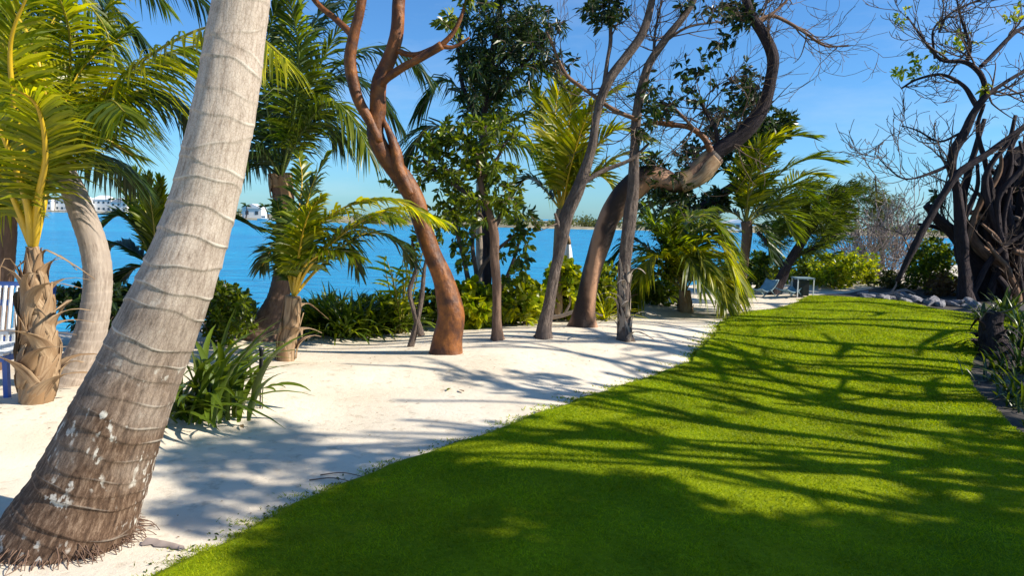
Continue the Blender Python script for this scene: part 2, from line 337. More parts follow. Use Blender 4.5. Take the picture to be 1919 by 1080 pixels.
def lawn_mat():
    m, n, out = newmat('lawn_turf')
    tc = nd(n, 'ShaderNodeNewGeometry')
    n1 = nd(n, 'ShaderNodeTexNoise'); n1.inputs['Scale'].default_value = 0.9; n1.inputs['Detail'].default_value = 4
    n2 = nd(n, 'ShaderNodeTexNoise'); n2.inputs['Scale'].default_value = 22; n2.inputs['Detail'].default_value = 7; n2.inputs['Roughness'].default_value = .7
    for x in (n1, n2): n.links.new(tc.outputs['Position'], x.inputs['Vector'])
    r = ramp(n, [(0.3, (0.14, 0.21, 0.002)), (0.7, (0.27, 0.31, 0.003))]); n.links.new(n1.outputs[0], r.inputs[0])
    r2 = ramp(n, [(0.3, (0.6, 0.66, 0.5)), (0.6, (1.1, 1.1, 1.0))]); n.links.new(n2.outputs[0], r2.inputs[0])
    mx = nd(n, 'ShaderNodeMix', data_type='RGBA', blend_type='MULTIPLY'); mx.inputs[0].default_value = 1; n.links.new(r.outputs[0], mx.inputs[6]); n.links.new(r2.outputs[0], mx.inputs[7])
    b = nd(n, 'ShaderNodeBsdfPrincipled'); b.inputs['Roughness'].default_value = .9; b.inputs['Specular IOR Level'].default_value = .1
    n.links.new(mx.outputs[2], b.inputs['Base Color'])
    bp = nd(n, 'ShaderNodeBump'); bp.inputs['Strength'].default_value = .8; bp.inputs['Distance'].default_value = .03
    n.links.new(n2.outputs[0], bp.inputs['Height']); n.links.new(bp.outputs[0], b.inputs['Normal'])
    n.links.new(b.outputs[0], out.inputs[0]); return m
def water_mat():
    m, n, out = newmat('sea_water')
    tc = nd(n, 'ShaderNodeNewGeometry')
    mp = nd(n, 'ShaderNodeMapping'); mp.inputs['Scale'].default_value = (0.30, 1.5, 1); n.links.new(tc.outputs['Position'], mp.inputs[0])
    n1 = nd(n, 'ShaderNodeTexNoise'); n1.inputs['Scale'].default_value = 1.0; n1.inputs['Detail'].default_value = 5; n1.inputs['Roughness'].default_value = .6
    n.links.new(mp.outputs[0], n1.inputs['Vector'])
    mp2 = nd(n, 'ShaderNodeMapping'); mp2.inputs['Scale'].default_value = (0.006, 0.03, 1); n.links.new(tc.outputs['Position'], mp2.inputs[0])
    n2 = nd(n, 'ShaderNodeTexNoise'); n2.inputs['Scale'].default_value = 1; n2.inputs['Detail'].default_value = 3; n.links.new(mp2.outputs[0], n2.inputs['Vector'])
    r = ramp(n, [(0.35, (0.001, 0.23, 0.46)), (0.7, (0.003, 0.34, 0.56))]); n.links.new(n2.outputs[0], r.inputs[0])
    b = nd(n, 'ShaderNodeBsdfPrincipled'); b.inputs['Roughness'].default_value = .22; b.inputs['IOR'].default_value = 1.33; b.inputs['Specular IOR Level'].default_value = .35
    rip = ramp(n, [(0.36, (.40, .50, .62)), (0.56, (1.05, 1.05, 1.05))]); n.links.new(n1.outputs[0], rip.inputs[0])  # shading of the ripple troughs painted into the water colour
    mr_ = nd(n, 'ShaderNodeMix', data_type='RGBA', blend_type='MULTIPLY'); mr_.inputs[0].default_value = 1; n.links.new(r.outputs[0], mr_.inputs[6]); n.links.new(rip.outputs[0], mr_.inputs[7])
    n.links.new(mr_.outputs[2], b.inputs['Base Color'])
    bp = nd(n, 'ShaderNodeBump'); bp.inputs['Strength'].default_value = 1.0; bp.inputs['Distance'].default_value = .5
    n.links.new(n1.outputs[0], bp.inputs['Height']); n.links.new(bp.outputs[0], b.inputs['Normal'])
    n.links.new(b.outputs[0], out.inputs[0]); return m
M['sand'] = sand_mat(); M['lawn'] = lawn_mat(); M['water'] = water_mat()
M['mulch'] = plain('shaded_mulch', (0.045, 0.038, 0.032), 0.95, var=.5, scale=14)  # bed soil, its colour darkened to carry the shade over it
M['grass'] = leafmat('grass_blade', (0.12, 0.21, 0.002), (0.38, 0.42, 0.003), 0.42, 0.55, (1.8, 1.7, 0.4), .2)
M['rock'] = plain('grey_rock', (0.20, 0.195, 0.21), 0.9, var=.55, scale=6)
M['white'] = plain('white_paint', (0.78, 0.78, 0.76), 0.5, var=.05)
M['house'] = plain('white_house_wall', (0.80, 0.78, 0.74), 0.8, var=.04)
M['roof'] = plain('grey_roof', (0.42, 0.42, 0.44), 0.8)
M['roof_white'] = plain('white_roof', (0.72, 0.72, 0.72), 0.7)
M['win'] = plain('dark_window', (0.05, 0.07, 0.09), 0.15)
M['blue'] = plain('blue_paint', (0.05, 0.13, 0.42), 0.45)
M['paleblue'] = plain('pale_blue_canvas', (0.22, 0.36, 0.43), 0.7)
M['black'] = plain('black_metal', (0.015, 0.015, 0.017), 0.4)
M['bluegrey'] = plain('blue_grey_canvas', (0.16, 0.24, 0.28), 0.8)
M['wood'] = plain('grey_wood', (0.30, 0.25, 0.2), 0.8)

# ------------------------------------------------------------------ setting
rng = np.random.default_rng(7)
def grid(xs, ys, zf):
    X, Y = np.meshgrid(xs, ys); Z = zf(X, Y); ny, nx = X.shape
    i = np.arange(ny - 1)[:, None] * nx; j = np.arange(nx - 1)[None]
    f = np.stack([i + j, i + j + 1, i + nx + j + 1, i + nx + j], -1).reshape(-1, 4)
    return np.stack([X, Y, Z], -1).reshape(-1, 3), f
xs = np.concatenate([np.array([-2500, -600, -200, -80, -40]), np.arange(-25, 24, 0.2), np.array([26, 30, 40, 60, 100, 200, 600, 2500])])
ys = np.concatenate([np.array([-600, -200, -60, -25, -15]), np.arange(-8, 26, 0.2), np.array([27, 30, 35, 45, 60, 100, 200, 400])])
mb = MB(); mb.add(*grid(xs, ys, hgt)); mb.build('sand', M['sand'], kind='structure')
mb = MB(); mb.add([[-6000, -400, WATER_Z], [6000, -400, WATER_Z], [6000, 9000, WATER_Z], [-6000, 9000, WATER_Z]], np.array([[0, 1, 2, 3]]))
mb.build('water', M['water'], kind='structure')

LB = [(285, 1080), (480, 985), (600, 930), (700, 890), (820, 850), (940, 805), (1060, 760), (1200, 715), (1290, 678), (1328, 645), (1345, 612), (1385, 590), (1500, 566), (1512, 556)]
lb = np.array([G(*q)[:2] for q in LB])
lb_y = np.concatenate([[-8], lb[:, 1]]); lb_x = np.concatenate([[lb[0, 0] - 2.6], lb[:, 0]])
rb_y = np.array([-8, 6.0, 7.3, 8.7, 10.5, 12, 13.2, 14.6, 16.4, 17.6]); rb_x = np.array([5.4, 4.9, 5.0, 5.6, 6.6, 8, 9.6, 9.4, 8.8, 7.6])
Y_END = lb[-1, 1]
def xl(y): return np.interp(y, lb_y, lb_x) + 0.03 * np.sin(y * 2.3) + 0.018 * np.sin(y * 7.1) + 0.012 * np.sin(y * 17.3 + 1) + .008 * np.sin(y * 41)
def xr(y): return np.interp(y, rb_y, rb_x) + 0.06 * np.sin(y * 1.9)
LIFT = 0.035
ny, nx = 240, 160
yy = np.linspace(-8, Y_END, ny); uu = np.linspace(0, 1, nx)
e = np.minimum(1, np.minimum(uu, 1 - uu) * 150)
X = xl(yy)[:, None] * (1 - uu) + xr(yy)[:, None] * uu; Yg = np.repeat(yy[:, None], nx, 1)
Z = hgt(X, Yg) + LIFT * e[None] - 0.02 * (1 - e[None])
i = np.arange(ny - 1)[:, None] * nx; j = np.arange(nx - 1)[None]
mb = MB(); mb.add(np.stack([X, Yg, Z], -1), np.stack([i + j, i + j + 1, i + nx + j + 1, i + nx + j], -1).reshape(-1, 4))
mb.build('lawn', M['lawn'], kind='structure')
# planting bed along the right and far side of the lawn
bx = np.linspace(0, 1, 30); yy = np.linspace(-8, 26, 150)
xx0 = np.where(yy < Y_END, xr(yy) - 0.05, np.interp(yy, [Y_END, 26], [7.0, 15.0]))
X = xx0[:, None] + bx[None] ** 1.5 * 40; Yg = np.repeat(yy[:, None], 30, 1)
Z = hgt(X, Yg) + 0.012 + 0.02 * np.sin(X * 3) * np.sin(Yg * 2.6) ** 2 * smooth(0, .1, bx)[None]
i = np.arange(149)[:, None] * 30; j = np.arange(29)[None]
mb = MB(); mb.add(np.stack([X, Yg, Z], -1), np.stack([i + j, i + j + 1, i + 30 + j + 1, i + 30 + j], -1).reshape(-1, 4))
mb.build('planting_bed', M['mulch'], kind='structure')

# grass blades: dense near the camera, thinning with distance
def make_grass(n):
    u = rng.random(n); y = 1.9 * ((Y_END - .1) / 1.9) ** u ** 1.0
    x = xl(y) - 0.03 - .07 * rng.random(n) ** 9 * (rng.random(n) < .5) + rng.random(n) * (np.minimum(xr(y), y * 0.75 + 0.6) - xl(y) + 0.03)
    m_ = n // 22; x[:m_] = xl(y[:m_]) + .10 - np.abs(rng.normal(size=m_)) * .085 * (1 + np.sin(y[:m_] * 9) * np.sin(y[:m_] * 23))
    x0 = np.maximum(xl(y) - 0.3, -y * 0.75 - .5)
    k = (x > x0); x, y = x[k], y[k]; n = len(x)
    sc = np.clip(y / 4.0, 0.75, 2.6)
    cl = np.sin(x * 5.1 + np.sin(y * 3.3)) * np.sin(y * 6.3 + np.sin(x * 2.7)) + .6 * np.sin(x * 13 + y * 4) * np.sin(y * 11 - x * 5)
    h = (0.009 + 0.015 * rng.random(n)) * sc ** .4 * (0.9 + .2 * cl)
    h = np.maximum(h, .006)
    wd = (0.0022 + 0.0018 * rng.random(n)) * sc
    a = rng.random(n) * 2 * math.pi; ln = (0.5 + 1.3 * rng.random(n)) * h
    ld = rng.random(n) * 2 * math.pi
    b = np.stack([x, y, hgt(x, y) + LIFT * np.minimum(1, np.maximum(0.1, (x - xl(y)) / .12)) - 0.004], -1)
    d = np.stack([np.cos(a) * wd, np.sin(a) * wd, 0 * a], -1)
    t = b + np.stack([np.cos(ld) * ln, np.sin(ld) * ln, h], -1)
    v = np.stack([b - d, b + d, t], 1).reshape(-1, 3)
    MBg = MB(); MBg.add(v, np.arange(3 * n).reshape(-1, 3)); return MBg
make_grass(520000).build('grass', M['grass'], smooth_=False, kind='stuff')

# ------------------------------------------------------------------ vegetation builders
def leaves(mb, base, dirn, L, W, droop=0.25, fold=0.25, hi=True, rg=rng, up=None):
    """one small pointed leaf per row: base point, direction, length, width"""
    n = len(base); dirn = nrm(dirn); L = np.broadcast_to(L, (n,))[:, None]; W = np.broadcast_to(W, (n,))[:, None]
    rnd = nrm(rg.normal(size=(n, 3)) + (0 if up is None else np.asarray(up)))
    side = nrm(np.cross(dirn, rnd)); nor = np.cross(side, dirn)
    g = np.array([0, 0, -1.0])
    def at(t, s, f): return base + dirn * L * t + g * L * droop * t * t + side * W * s + nor * W * f
    if hi:
        v = np.stack([at(0, 0, 0), at(.35, -.5, fold), at(.35, .5, fold), at(.4, 0, 0), at(.72, -.36, fold * .7), at(.72, .36, fold * .7), at(1, 0, 0)], 1)
        b = np.arange(n)[:, None] * 7
        q = np.concatenate([b + np.array([[0, 3, 1]]), b + np.array([[0, 2, 3]]), b + np.array([[4, 3, 6]]), b + np.array([[3, 5, 6]]), b + np.array([[1, 3, 4]]), b + np.array([[3, 2, 5]])])
    else:
        v = np.stack([at(0, 0, 0), at(.45, -.5, fold), at(.45, .5, fold), at(1, 0, 0)], 1)
        b = np.arange(n)[:, None] * 4
        q = np.concatenate([b + np.array([[0, 3, 1]]), b + np.array([[0, 2, 3]])])
    mb.add(v.reshape(-1, 3), q)
def rosettes(mb, C, A, k, L, W, twig=0.12, droop=0.25, spread=0.8, hi=True, rg=rng, up=None):
    """leafy twig ends: k leaves round the axis A at every centre C"""
    n = len(C); A = nrm(A)
    s = np.tile(np.linspace(0, 1, k), n); c = np.repeat(C, k, 0); a = np.repeat(A, k, 0)
    rad = nrm(rg.normal(size=(n * k, 3))); rad = nrm(rad - a * np.sum(rad * a, 1, keepdims=True))
    d = a * (0.25 + 0.9 * s[:, None] ** 2) + rad * spread * (1.1 - 0.6 * s[:, None])
    base = c - a * (twig * (1 - s))[:, None]
    l = L * (0.65 + 0.6 * rg.random(n * k)); leaves(mb, base, d, l, W * l / L, droop, 0.22, hi, rg, up)
def blob(spec, rg):
    """spec rows (px,py,rx,ry,Y,dY,n): points spread through picture-sized ellipsoids"""
    out = []
    for px, py, rx, ry, Y, dY, n in spec:
        q = rg.normal(size=(n, 3)); q = q / np.linalg.norm(q, axis=1, keepdims=True) * rg.random((n, 1)) ** (1 / 2.4)
        for a in q: out.append(P(px + a[0] * rx, py + a[1] * ry, Y + a[2] * dY))
    return np.array(out)
def grow(nodes, rads, targets, mb, rg, r_end=0.004, bend=0.25, seg=5, sag=0.0, maxlen=99):
    """branch every target back to the nearest part of the tree, oldest first; returns twig directions"""
    nodes = [np.asarray(q, float) for q in nodes]; rad = list(rads)
    N = np.array(nodes); Rd = np.array(rad); dirs = np.zeros((len(targets), 3))
    D = np.array([np.min(np.linalg.norm(N - t, axis=1)) for t in targets])
    for ti in np.argsort(D):
        t = targets[ti]; dd = np.linalg.norm(N - t, axis=1); k = int(np.argmin(dd + 0.0 * Rd)); a = N[k]; L = dd[k]
        if L < 1e-3: L = 1e-3
        mid = (a + t) / 2 + rg.normal(size=3) * L * bend * .5 + np.array([0, 0, -sag * L])
        pth = cat([a, mid, t], max(4, min(9, int(L / 0.12) + 3)))
        r0 = min(Rd[k] * 0.75, 0.006 + 0.018 * L); r0 = max(r0, r_end)
        if L < maxlen: tube(mb, pth, np.linspace(r0, r_end, len(pth)), seg, cap=False)
        N = np.vstack([N, pth[1:]]); Rd = np.concatenate([Rd, np.linspace(r0, r_end, len(pth))[1:]])
        dirs[ti] = nrm(pth[-1] - pth[-2])
    return dirs
def sprout(mb, p0, d0, L, r, rg, level, up=.15, jit=.5, seg=5, r_min=.003):
    """a curving leafless twig with side twigs, each smaller than its parent"""
    k = 7; q = [np.asarray(p0, float)]; d = nrm(d0); turn = rg.normal(size=3) * jit * .5
    for a in range(k):
        d = nrm(d + turn * .30 + rg.normal(size=3) * jit * .16 + np.array([0, 0, up * .3])); q.append(q[-1] + d * L / k)
    q = np.array(q); rr = np.maximum(r_min, r * np.linspace(1, .35, k + 1)); tube(mb, q, rr, seg, cap=False); ends = [(q[-1], d)]
    if level > 0:
        for a in range(2, k + 1):
            if rg.random() < .62:
                T = nrm(q[min(a, k)] - q[a - 1]); sd = nrm(np.cross(T, rg.normal(size=3))); ang = .45 + .55 * rg.random()
                ends += sprout(mb, q[a], T * math.cos(ang) + sd * math.sin(ang), L * (.42 + .3 * rg.random()), rr[a] * .72, rg, level - 1, up, jit, max(3, seg - 1), r_min)
    return ends

def limb(name, mat, parent, path, radii_px, Y=None, dY=0.0, n=40, seg=14, rough=0.06, seed=0, rings=0.0, twist=0.0):
    p = pts(path, Y, dY) if len(path[0]) <= 3 and not isinstance(path, np.ndarray) else path
    rr = np.interp(np.linspace(0, 1, n), np.linspace(0, 1, len(radii_px)), radii_px) * px2m(np.mean([q[1] for q in p]))
    c = cat(p, n); ph = np.random.default_rng(seed).random(6) * 6.28
    def rf(th, L):
        k = 1 + twist * (.6 * np.abs(np.sin(1.5 * th + L * 2.6)) + .4 * np.sin(2 * th - L * 3.2)) + rough * (np.sin(3 * th + ph[0] + L * 2.1) * .6 + np.sin(2 * th + ph[1] - L * 3.3) * .8 + np.sin(L * 9 + ph[2] + th) * .5 + np.sin(5 * th + L * 13 + ph[3]) * .35)
        if rings: k = k + rings * (((L / 0.085 + 0.25 * np.sin(th + ph[4])) % 1.0) - .4)
        return k
    if name == 'trunk' and not rings:
        g_ = rf
        def rf(th, L): return g_(th, L) * (1 + (.3 if mat.name == 'copper_bark' else 1) * np.exp(-L / .11) * (.38 + .30 * np.maximum(0, np.sin(3 * th + ph[4])) + .22 * np.sin(5 * th + ph[5])))
    mb = MB(); tube(mb, c, rr, seg, rf); o = mb.build(name, mat, parent); return o, c, rr

def frond(parent, path, leaf_len, mat, rib, n=46, width=0.022, start=0.16, wind=(0, 0, 0), droop=0.45, vee=0.25, rr=0.014, fwd=(62, 22), rg=rng, ref=None, name='frond', ragged=0.1):
    """a pinnate palm leaf along the world path; the midrib is its sub-part"""
    c = cat(path, n); T = nrm(np.gradient(c, axis=0))
    up = np.array([0, 0, 1.0]) if ref is None else np.asarray(ref, float)
    Sd = np.cross(T, up); bad = np.linalg.norm(Sd, axis=1) < 0.25
    Sd[bad] = np.cross(T[bad], np.array([0.3, -1.0, 0.2])); Sd = nrm(Sd)
    for k in range(1, n):
        if np.dot(Sd[k], Sd[k - 1]) < 0: Sd[k] = -Sd[k]
    Nn = np.cross(Sd, T); Nn = np.where(Nn[:, 2:3] < -0.2, -Nn, Nn) if ref is None else Nn
    s = np.linspace(0, 1, n); u = np.clip((s - start) / (1 - start), 0, 1); k = s >= start
    prof = np.minimum(1, 0.55 + 1.6 * u) * np.clip(1 - 0.62 * u ** 2.2, .3, 1)
    mb = MB(); w = np.asarray(wind, float); g = np.array([0, 0, -1.0])
    for sd in (-1, 1):
        ii = np.where(k)[0]; m = len(ii)
        ii = ii[rg.random(m) > ragged * .5]; m = len(ii)
        a = np.radians(fwd[0] + (fwd[1] - fwd[0]) * u[ii] ** 1.3) + rg.normal(size=m) * .07
        V = vee + rg.normal(size=m) * .12
        d = T[ii] * np.cos(a)[:, None] + Sd[ii] * (sd * np.sin(a) * np.cos(V))[:, None] + Nn[ii] * (np.sin(a) * np.sin(V))[:, None]
        Lf = leaf_len * prof[ii] * (0.82 + 0.3 * rg.random(m)); dr = droop * (0.6 + 0.8 * rg.random(m))
        Wd = nrm(T[ii] - d * np.sum(T[ii] * d, 1, keepdims=True) + Nn[ii] * (0.35 * rg.normal(size=m))[:, None])
        b = c[ii] + T[ii] * (rg.random(m) * .5 * np.linalg.norm(c[1] - c[0]))[:, None]
        st = []
        for t, hw in ((0, .45), (.3, 1), (.65, .8), (1, .06)):
            q = b + d * (Lf * t)[:, None] + g * (Lf * dr * t ** 2)[:, None] + w * (Lf * t ** 2)[:, None]
            if t == 1: q = q + g * (Lf * dr * .25)[:, None]
            st += [q - Wd * (width * hw * .5), q + Wd * (width * hw * .5)]
        v = np.stack(st, 1); o = np.arange(m)[:, None] * 8
        f = np.concatenate([o + np.array([[2 * q_, 2 * q_ + 1, 2 * q_ + 3, 2 * q_ + 2]]) for q_ in range(3)])
        mb.add(v.reshape(-1, 3), f)
    fo = mb.build(name, mat, parent)
    rb = MB(); tube(rb, c, rr * np.linspace(1.0, 0.18, n) ** 0.9, 5, cap=False)
    rb.build('midrib', rib, fo, origin=org(parent)); return fo
def arc(c, az, el, L, bend, n=7):
    """frond curve from c: leaves at elevation el, droops by bend radians over its length"""
    q = [np.array(c, float)]; e_ = el
    for i in range(n):
        d = np.array([math.cos(az) * math.cos(e_), math.sin(az) * math.cos(e_), math.sin(e_)])
        q.append(q[-1] + d * L / n); e_ -= bend / n * (0.5 + i / n)
    return np.array(q)
def boots(parent, c, rr, mat, rg, n=14, L=0.3, out=0.35, lo=0.05, hi=1.0, wid=1.3, wrap=0.9, flare=.3):
    """overlapping old leaf sheaths wrapped slantwise round a trunk, each one a part; some tips peel away"""
    T, A, B = frames(c); Ls = np.concatenate([[0], np.cumsum(np.linalg.norm(np.diff(c, axis=0), axis=1))]); ix = np.arange(len(c))
    for k in range(n):
        f = lo + (hi - lo) * k / n; th0 = k * 2.4 + rg.normal() * .4; sw = wrap * rg.choice([-1, 1]) * (.5 + rg.random() * .8)
        ll = L * (0.7 + .6 * rg.random()); pe = out * (1.6 + 1.5 * rg.random()) if rg.random() < flare else out * .25 * rg.random()
        m_ = 9; v = []; s0 = f * Ls[-1] - .06
        for a in range(m_):
            t = a / (m_ - 1); q = np.interp(s0 + ll * t, Ls, ix); i = int(min(len(c) - 2, q)); w2 = q - i
            ctr = c[i] * (1 - w2) + c[i + 1] * w2; r = rr[i] * (1 - w2) + rr[i + 1] * w2; th = th0 + sw * t
            half = wid * .62 * (1 - max(0, t - .45) / .55 * .85) * (.8 + .2 * math.sin(t * 9 + k))
            for b_ in (-1, -.5, 0, .5, 1):
                an = th + b_ * half; rd = A[i] * math.cos(an) + B[i] * math.sin(an)
                lift = 1.03 + .10 * t + .05 * (1 - abs(b_)) + .02 * (k % 3) + (.08 if b_ == 1 else 0)
                v.append(ctr + rd * r * lift + (A[i] * math.cos(th) + B[i] * math.sin(th)) * pe * ll * t ** 2.4 - np.array([0, 0, 1.0]) * ll * pe * .7 * t ** 3.5)
        i_ = np.arange(m_ - 1)[:, None] * 5; j_ = np.arange(4)[None]
        fs = np.stack([i_ + j_, i_ + j_ + 1, i_ + 5 + j_ + 1, i_ + 5 + j_], -1).reshape(-1, 4)
        v = np.array(v); mbk = MB(); mbk.add(v, fs, tc=np.stack([np.tile([-1, -.5, 0, .5, 1], m_) * .06, np.full(len(v), k * .37), np.repeat(np.linspace(0, ll, m_), 5)], -1))
        o = mbk.build('leaf_sheath', mat, parent)
        md = o.modifiers.new('thick', 'SOLIDIFY'); md.thickness = 0.003

def palm_trunk(parent, path, radii_px, mat, Y=None, dY=0, n=70, seed=0, ring=0.05, rough=.03, seg=18):
    return limb('trunk', mat, parent, path, radii_px, Y, dY, n, seg, rough, seed, ring)

# ------------------------------------------------------------------ foreground coconut palm
rg = np.random.default_rng(11)
base = G(128, 1012)
fg = thing('coconut_palm', 'thick pale grey ringed palm trunk leaning across the near left sand', 'palm tree', base)
Yb = base[1]
tr = np.array([P(95, 1060, Yb), P(128, 1000, Yb), P(165, 925, Yb + .02), P(215, 800, Yb + .05), P(262, 690, Yb + .1), P(300, 600, Yb + .12), P(338, 510, Yb + .15), P(375, 400, Yb + .2),
               P(402, 290, Yb + .22), P(425, 180, Yb + .25), P(441, 80, Yb + .28), P(454, -10, Yb + .3), P(468, -160, Yb + .35), P(480, -420, Yb + .4), P(485, -1200, Yb + .6), P(470, -2500, Yb + 1.0)])
n = 1700; c = cat(tr, n); Lc = np.concatenate([[0], np.cumsum(np.linalg.norm(np.diff(c, axis=0), axis=1))])
kpx = px2m(Yb)
rad = np.interp(np.linspace(0, 1, n), np.concatenate([[0], np.cumsum(np.linalg.norm(np.diff(tr, axis=0), axis=1))]) / Lc[-1],
                np.array([122, 112, 100, 87, 79, 74, 68, 62, 59.5, 57, 55, 53, 50, 48, 46, 45]) * kpx)
rp = [0.0]
while rp[-1] < Lc[-1] + .3: rp.append(rp[-1] + (0.075 + 0.05 * rg.random()) * (.85 + 0.40 * smooth(.5, 1.5, rp[-1])))
rp = np.array(rp[1:]); tilt = rg.normal(size=len(rp)) * .035; tph = rg.random(len(rp)) * 6.28; amp = 0.6 + .8 * rg.random(len(rp))
LIP = np.zeros((n, 96))
def rf(th, L):
    k = 1 + 0.012 * np.sin(3 * th + L * 1.7) + 0.012 * np.sin(2 * th - L * 2.9 + 1) + 0.006 * np.sin(9 * th + L * 5)
    k = k + 0 * L; l0 = L[:, 0]
    for q, tl, ph, am in zip(rp, tilt, tph, amp):
        # a leaf scar: a crisp raised lip with a shallow step above it
        a_, b_ = np.searchsorted(l0, [q - .12, q + .22]); Lw = L[a_:b_]
        dz = Lw - (q + tl * np.sin(th + ph) + .006 * np.sin(5 * th + ph))
        vis = .38 + .62 * np.sin(th + ph * 1.7) ** 2 * (.6 + .4 * np.sin(4 * th + ph * 3))
        k[a_:b_] += am * (.8 + .2 * smooth(.4, 1.3, Lw)) * ((.55 + .45 * vis) * (0.040 * np.exp(-(np.maximum(dz, 0) / .055)) * (dz >= 0) + 0.040 * np.exp(-(np.maximum(-dz, 0) / .004)) * (dz < 0)))
        LIP[a_:b_] = np.maximum(LIP[a_:b_], (.6 + .4 * smooth(.5, 1.5, Lw)) * np.exp(-((dz - .004) / (.004 + .005 * vis)) ** 2) * vis * np.minimum(1, am))
    k = k + 0.10 * np.exp(-L / .10) * (1 + .5 * np.sin(7 * th))
    return k
mb = MB(); tube(mb, c, rad, 96, rf); to = mb.build('trunk', M['coconut'], fg)
la = to.data.attributes.new('lip', 'FLOAT', 'POINT'); la.data.foreach_set('value', LIP.astype(np.float32).ravel())
top = c[-1]
for k in range(11):
    az = k * 2.4; el = [1.1, .7, .35][k % 3]
    frond(fg, arc(top, az, el, 2.8, 1.5), .6, M['palm_yellow'], M['rib'], 40, .035, rg=rg)
mb = MB(); T0, A0, B0 = frames(c)
for k in range(200):
    th = rg.random() * 6.283; rd = np.array([math.cos(th), math.sin(th), 0]); p0 = np.array([P(128, 1000, Yb)[0], Yb, 0]) + rd * (.285 + .02 * rg.random()); z_ = float(hgt(p0[0], p0[1]))
    q0 = p0 + [0, 0, z_ + .02 + .07 * rg.random() ** 2]; e_ = p0 + rd * (.03 + .07 * rg.random()); q1 = np.array([e_[0] + rg.normal() * .03, e_[1] + rg.normal() * .03, float(hgt(e_[0], e_[1])) - .004])
    tube(mb, cat([q0, (q0 + q1) / 2 + rd * .02 + rg.normal(size=3) * .008, q1], 6), np.linspace(.0036, .002, 6), 4, cap=False)
mb.build('roots', M['bark_brown'], fg, kind='stuff')
# scrap of dry sheath lying against the foot
mb = MB(); q = pts([(275, 1000, Yb), (292, 985, Yb - .02), (318, 1000, Yb - .05), (345, 1020, Yb - .1)])
v = []
for i_, a in enumerate(cat(q, 9)):
    gz = float(hgt(a[0], a[1])); wv = .035 * (1 - i_ / 9) * (1 + .5 * math.sin(i_ * 2.3))
    for s_ in (-1, 0, 1): v.append([a[0] + s_ * wv * .5, a[1] + s_ * wv, gz + .008 + (.022 if s_ == 0 else 0)])
i_ = np.arange(8)[:, None] * 3; j_ = np.arange(2)[None]
mb.add(np.array(v), np.stack([i_ + j_, i_ + j_ + 1, i_ + 4 + j_, i_ + 3 + j_], -1).reshape(-1, 4))
tag(mb.build('dry_sheath', M['twig_pale'], origin=G(300, 1005)), 'dry papery leaf sheath lying at the foot of the thick leaning palm', 'dry leaf')

# ------------------------------------------------------------------ left group of palms
WIND = np.array([0.35, 0.05, 0.0])
def px_fronds(parent, head, Y, lst, LL, mat, rib, **kw):
    for row in lst:
        path, dY = row[0], row[1]; mt = row[2] if len(row) > 2 else mat
        p = pts([head] + path, Y, dY); L = np.sum(np.linalg.norm(np.diff(p, axis=0), axis=1))
        frond(parent, p, LL * min(1.0, 0.45 + L * .3), M[mt], M[rib], **kw)

base = G(128, 722)
pl = thing('coconut_palm', 'slim pale palm with curved smooth trunk behind the thick leaning one', 'palm tree', base)
Yb = base[1]
palm_trunk(pl, [(122, 735), (140, 700), (165, 640), (180, 570), (183, 510), (172, 450), (152, 395), (132, 345), (115, 310)], [38, 33, 28, 26, 25, 25, 24, 23, 21, 17], M['bark_palm'], Yb, .3, 220, 3, .035, .015, 28)
Yh = Yb + .3; hd = (113, 312)
px_fronds(pl, hd, Yh, [
    ([(150, 230), (220, 150), (310, 85), (400, 48), (470, 60), (535, 110)], -1.0, 'palm_yellow'),
    ([(145, 245), (215, 165), (300, 105), (390, 85), (470, 120)], .2, 'palm'),
    ([(175, 220), (250, 172), (320, 178), (370, 235)], .8, 'palm_dark'),
    ([(105, 200), (60, 90), (-10, 20)], -.6), ([(70, 225), (-20, 160), (-120, 150)], -.4, 'palm_yellow'),
    ([(140, 190), (165, 90), (215, -20)], .5), ([(65, 290), (0, 330), (-60, 420)], -.5, 'palm_yellow'),
    ([(165, 290), (215, 300), (265, 340)], .8, 'palm_dark'), ([(85, 240), (20, 200), (-60, 250)], -1.0, 'palm_yellow'),
    ([(90, 170), (30, 40), (-60, -60)], .6), ([(125, 180), (130, 60), (90, -60)], -1.0),
    ([(60, 260), (-10, 250), (-90, 300)], .9), ([(140, 250), (200, 190), (235, 210)], -1.2, 'palm'), ([(95, 250), (50, 180), (10, 90), (-60, 30)], -1.4, 'palm_yellow')],
    .62, 'palm_yellow', 'rib', n=96, width=.026, wind=(.05, 0, 0), droop=.42, vee=-.25, rr=.022, fwd=(72, 34))

